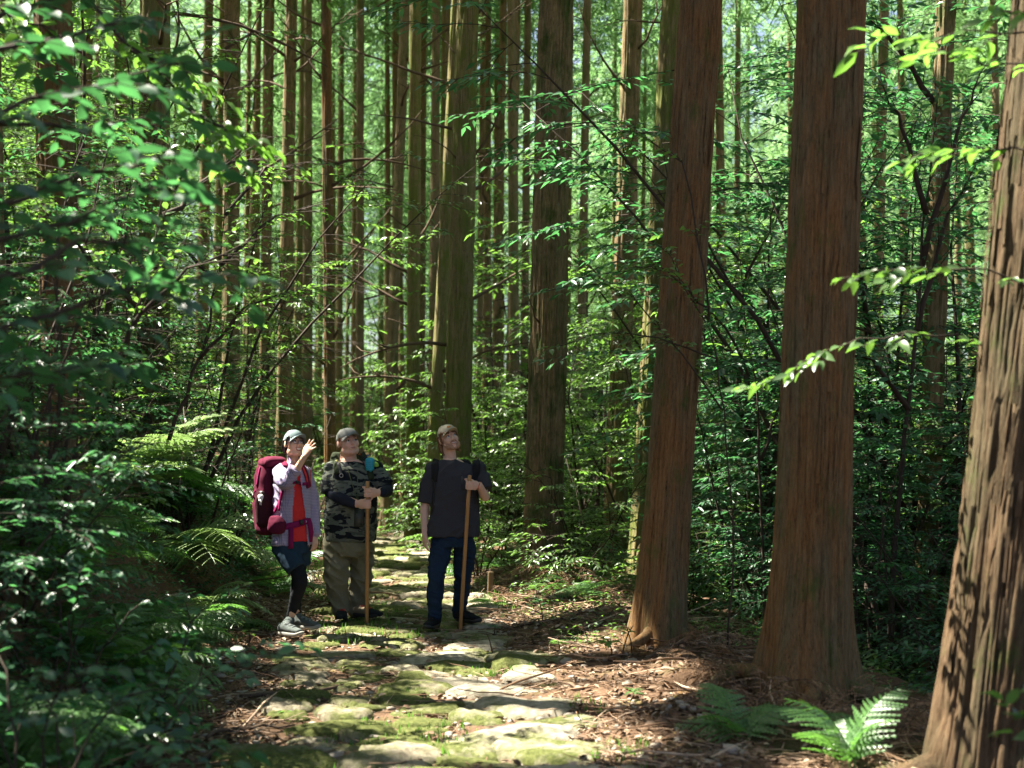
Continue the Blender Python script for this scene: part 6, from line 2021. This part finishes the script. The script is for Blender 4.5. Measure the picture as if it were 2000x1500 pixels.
# short moss and grass tufts along the stones
X1, Y1, U1 = scatter(2600, 5.5, 19, -.9, 1.25, r, 1.2)
k = vnoise(np.stack([X1 * 1.5, Y1 * 1.5, 0 * X1], 1), 21) > .56
X1, Y1 = X1[k], Y1[k]
N = len(X1) * 4
X1, Y1 = np.repeat(X1, 4) + r.normal(0, .02, N), np.repeat(Y1, 4) + r.normal(0, .02, N)
a = r.uniform(0, 2 * PI, N)
R = basis(np.stack([np.cos(a) * .6, np.sin(a) * .6, np.ones(N)], 1), np.stack([np.cos(a), np.sin(a), -.5 * np.ones(N)], 1))
obj('grass', mesh_np('grass', *place(*leaf_tpl(.05, .004, .3, .3, True), np.stack([X1, Y1, hgt(X1, Y1) + .005], 1), R, r.uniform(.5, 1.3, N)), smooth=False), None, M_LEAF_YEL, kind='stuff')
# creeping ground cover of the left bank and the right slope
def cover(name, n, u0, u1, y0, y1, mat_, seed, L=.06, tall=.26):
    r = np.random.default_rng(seed)
    X1, Y1, U1 = scatter(n, y0, y1, u0, u1, r, 1.3)
    k = np.abs(X1) < .47 * Y1 + .3
    X1, Y1 = X1[k], Y1[k]
    q = 5
    X2, Y2 = np.repeat(X1, q) + r.normal(0, L * 1.2, len(X1) * q), np.repeat(Y1, q) + r.normal(0, L * 1.2, len(X1) * q)
    N = len(X2)
    Z = hgt(X2, Y2) + r.uniform(.02, tall, N) * np.repeat(r.random(len(X1)), q)
    a = r.uniform(0, 2 * PI, N)
    R = basis(np.stack([np.cos(a), np.sin(a), r.normal(-.1, .25, N)], 1), np.stack([r.normal(0, .4, N), r.normal(0, .4, N), np.ones(N)], 1))
    obj(name, mesh_np(name, *place(*leaf_tpl(L, L * .2, simple=True), np.stack([X2, Y2, Z], 1), R, r.uniform(.5, 1.2, N)), smooth=False), None, mat_, kind='stuff')
cover('ground_cover', 5200, -4.2, -1.4, 4.2, 20, M_LEAF_DARK, 71)
cover('ground_cover', 3600, 2.6, 9.5, 8.5, 24, M_LEAF, 72)
cover('ground_cover', 700, 1.3, 2.8, 10, 20, M_LEAF, 73, .05)
cover('undergrowth', 12000, -26, 26, 24, 85, M_LEAF, 74, .16, 1.5)

def fallen(px1, py1, D1, px2, py2, D2, rad, lab, mat_=None, bend=.06, seed=0, name='fallen_branch'):
    r = np.random.default_rng(seed)
    a, b = at(px1, py1, D1), at(px2, py2, D2)
    P = []
    for k in range(8):
        t = k / 7
        x, y = a.x + (b.x - a.x) * t + r.normal(0, bend * .4), a.y + (b.y - a.y) * t + r.normal(0, bend)
        P.append((x - a.x, y - a.y, hz(x, y) - hz(a.x, a.y) + rad + r.uniform(0, .02)))
    o = obj(name, mesh_np(name, *tube(P, list(np.linspace(rad, rad * .45, 8)), 7)), None, mat_ or M_DEAD)
    o.location = (a.x, a.y, hz(a.x, a.y))
    tag(o, lab, 'branch')
fallen(465, 1365, 8.4, 670, 1345, 8.7, .022, 'long crooked branch lying across the left side of the path', seed=1)
fallen(540, 1348, 8.6, 655, 1362, 8.4, .012, 'thinner stick crossing the long crooked branch', seed=2)
fallen(400, 1420, 7.5, 560, 1412, 7.6, .014, 'stick at the lower left path border', seed=3)
fallen(1230, 1330, 9.0, 1350, 1300, 9.4, .012, 'thin dead branch on the sunlit litter before the orange brown trunk', seed=4)
fallen(1130, 1330, 9.0, 1290, 1360, 8.5, .010, 'reddish twig across the sunlit mound', seed=5)
fallen(1000, 1240, 11.4, 1180, 1250, 11.0, .012, 'dark stick lying in the shaded hollow right of the hikers', seed=6)
fallen(1060, 1180, 13.4, 1230, 1140, 13.8, .012, 'pale dead stick on the mound at the flaking cedar', seed=7)
fallen(800, 1400, 7.8, 865, 1385, 7.9, .008, 'short broken stick on the sunny stones', seed=8)
fallen(400, 1480, 6.8, 450, 1420, 7.4, .02, 'bark piece beside the bottom left moss stones', seed=9)

# upright twigs on the path edge
def upright(px_, py_, D, h, lean, lab, seed):
    p = at(px_, py_, D)
    o = obj('dry_stalk', mesh_np('dry_stalk', *tube([(0, 0, -.02), (lean * .3, 0, h * .4), (lean * .6, .02, h * .75), (lean, .02, h)], [.007, .006, .005, .003], 5)), None, M_DEAD)
    o.location = (p.x, D, hz(p.x, D))
    tag(o, lab, 'stalk')
upright(965, 1285, 10.0, .19, -.06, 'thin red brown stalk standing at the right edge of the path', 1)
upright(912, 1268, 10.6, .06, .0, 'tiny dry stalk on the path before the plain tee man', 2)
upright(1212, 1295, 9.3, .22, .09, 'forked dry stalk beside the larger white seedling', 3)
# wooden marker stake
p = at(957, 1168, 13.9)
bm = bmesh.new()
bmesh.ops.create_cube(bm, size=1)
bmesh.ops.scale(bm, verts=bm.verts, vec=(.055, .05, .26))
bmesh.ops.translate(bm, verts=bm.verts, vec=(0, 0, .11))
bmesh.ops.bevel(bm, geom=bm.edges[:], offset=.006, segments=1, affect='EDGES')
me = bpy.data.meshes.new('wooden_stake'); bm.to_mesh(me); bm.free()
o = obj('wooden_stake', me, None, plain_mat('weathered_wood', (.14, .10, .06), .85, .15, 25, .35))
o.location = (p.x, 13.9, hz(p.x, 13.9)); o.rotation_euler = (.02, .03, .3)
tag(o, 'short square wooden stake standing in the bushes right of the mossy trunk', 'stake')
# long bare branches caught across the top left
def hung(pts, rad, lab):
    P = np.array([np.array(at(*q)) for q in pts])
    o = obj('bare_branch', mesh_np('bare_branch', *tube(P - P[0], list(np.linspace(rad, rad * .3, len(P))), 6)), None, M_DEAD)
    o.location = P[0]
    tag(o, lab, 'branch')
hung([(335, 25, 13.8), (400, 33, 13.9), (470, 50, 14), (540, 78, 14.2), (600, 110, 14.4), (640, 130, 14.6)], .022, 'long bare dead branch curving out of the stout mossy trunk at top left')
hung([(440, 95, 17), (500, 60, 17.2), (520, 50, 17.3)], .02, 'short pale broken branch under the long bare one')

# pale bare sapling lit behind the ferns
p = at(358, 905, 11.9)
zb = hz(p.x, 11.9)
parts = []
for pts, rr in ((((350, 960), (355, 900), (362, 840), (358, 790)), .006), (((360, 860), (372, 835), (385, 812)), .004), (((362, 840), (350, 815), (338, 806)), .004), (((358, 815), (368, 795), (374, 785)), .003), (((357, 885), (372, 872), (384, 868)), .004)):
    Q = np.array([np.array(at(x, y, 11.9)) for x, y in pts]) - np.array((p.x, 11.9, zb))
    parts.append(tube(Q, list(np.linspace(rr, rr * .4, len(Q))), 5))
o = obj('bare_sapling', mesh_np('bare_sapling', *merge(parts)), None, plain_mat('pale_twig', (.34, .26, .22), .7, .3))
o.location = (p.x, 11.9, zb)
tag(o, 'pale leafless sapling with few twigs standing above the sunlit ferns', 'sapling')
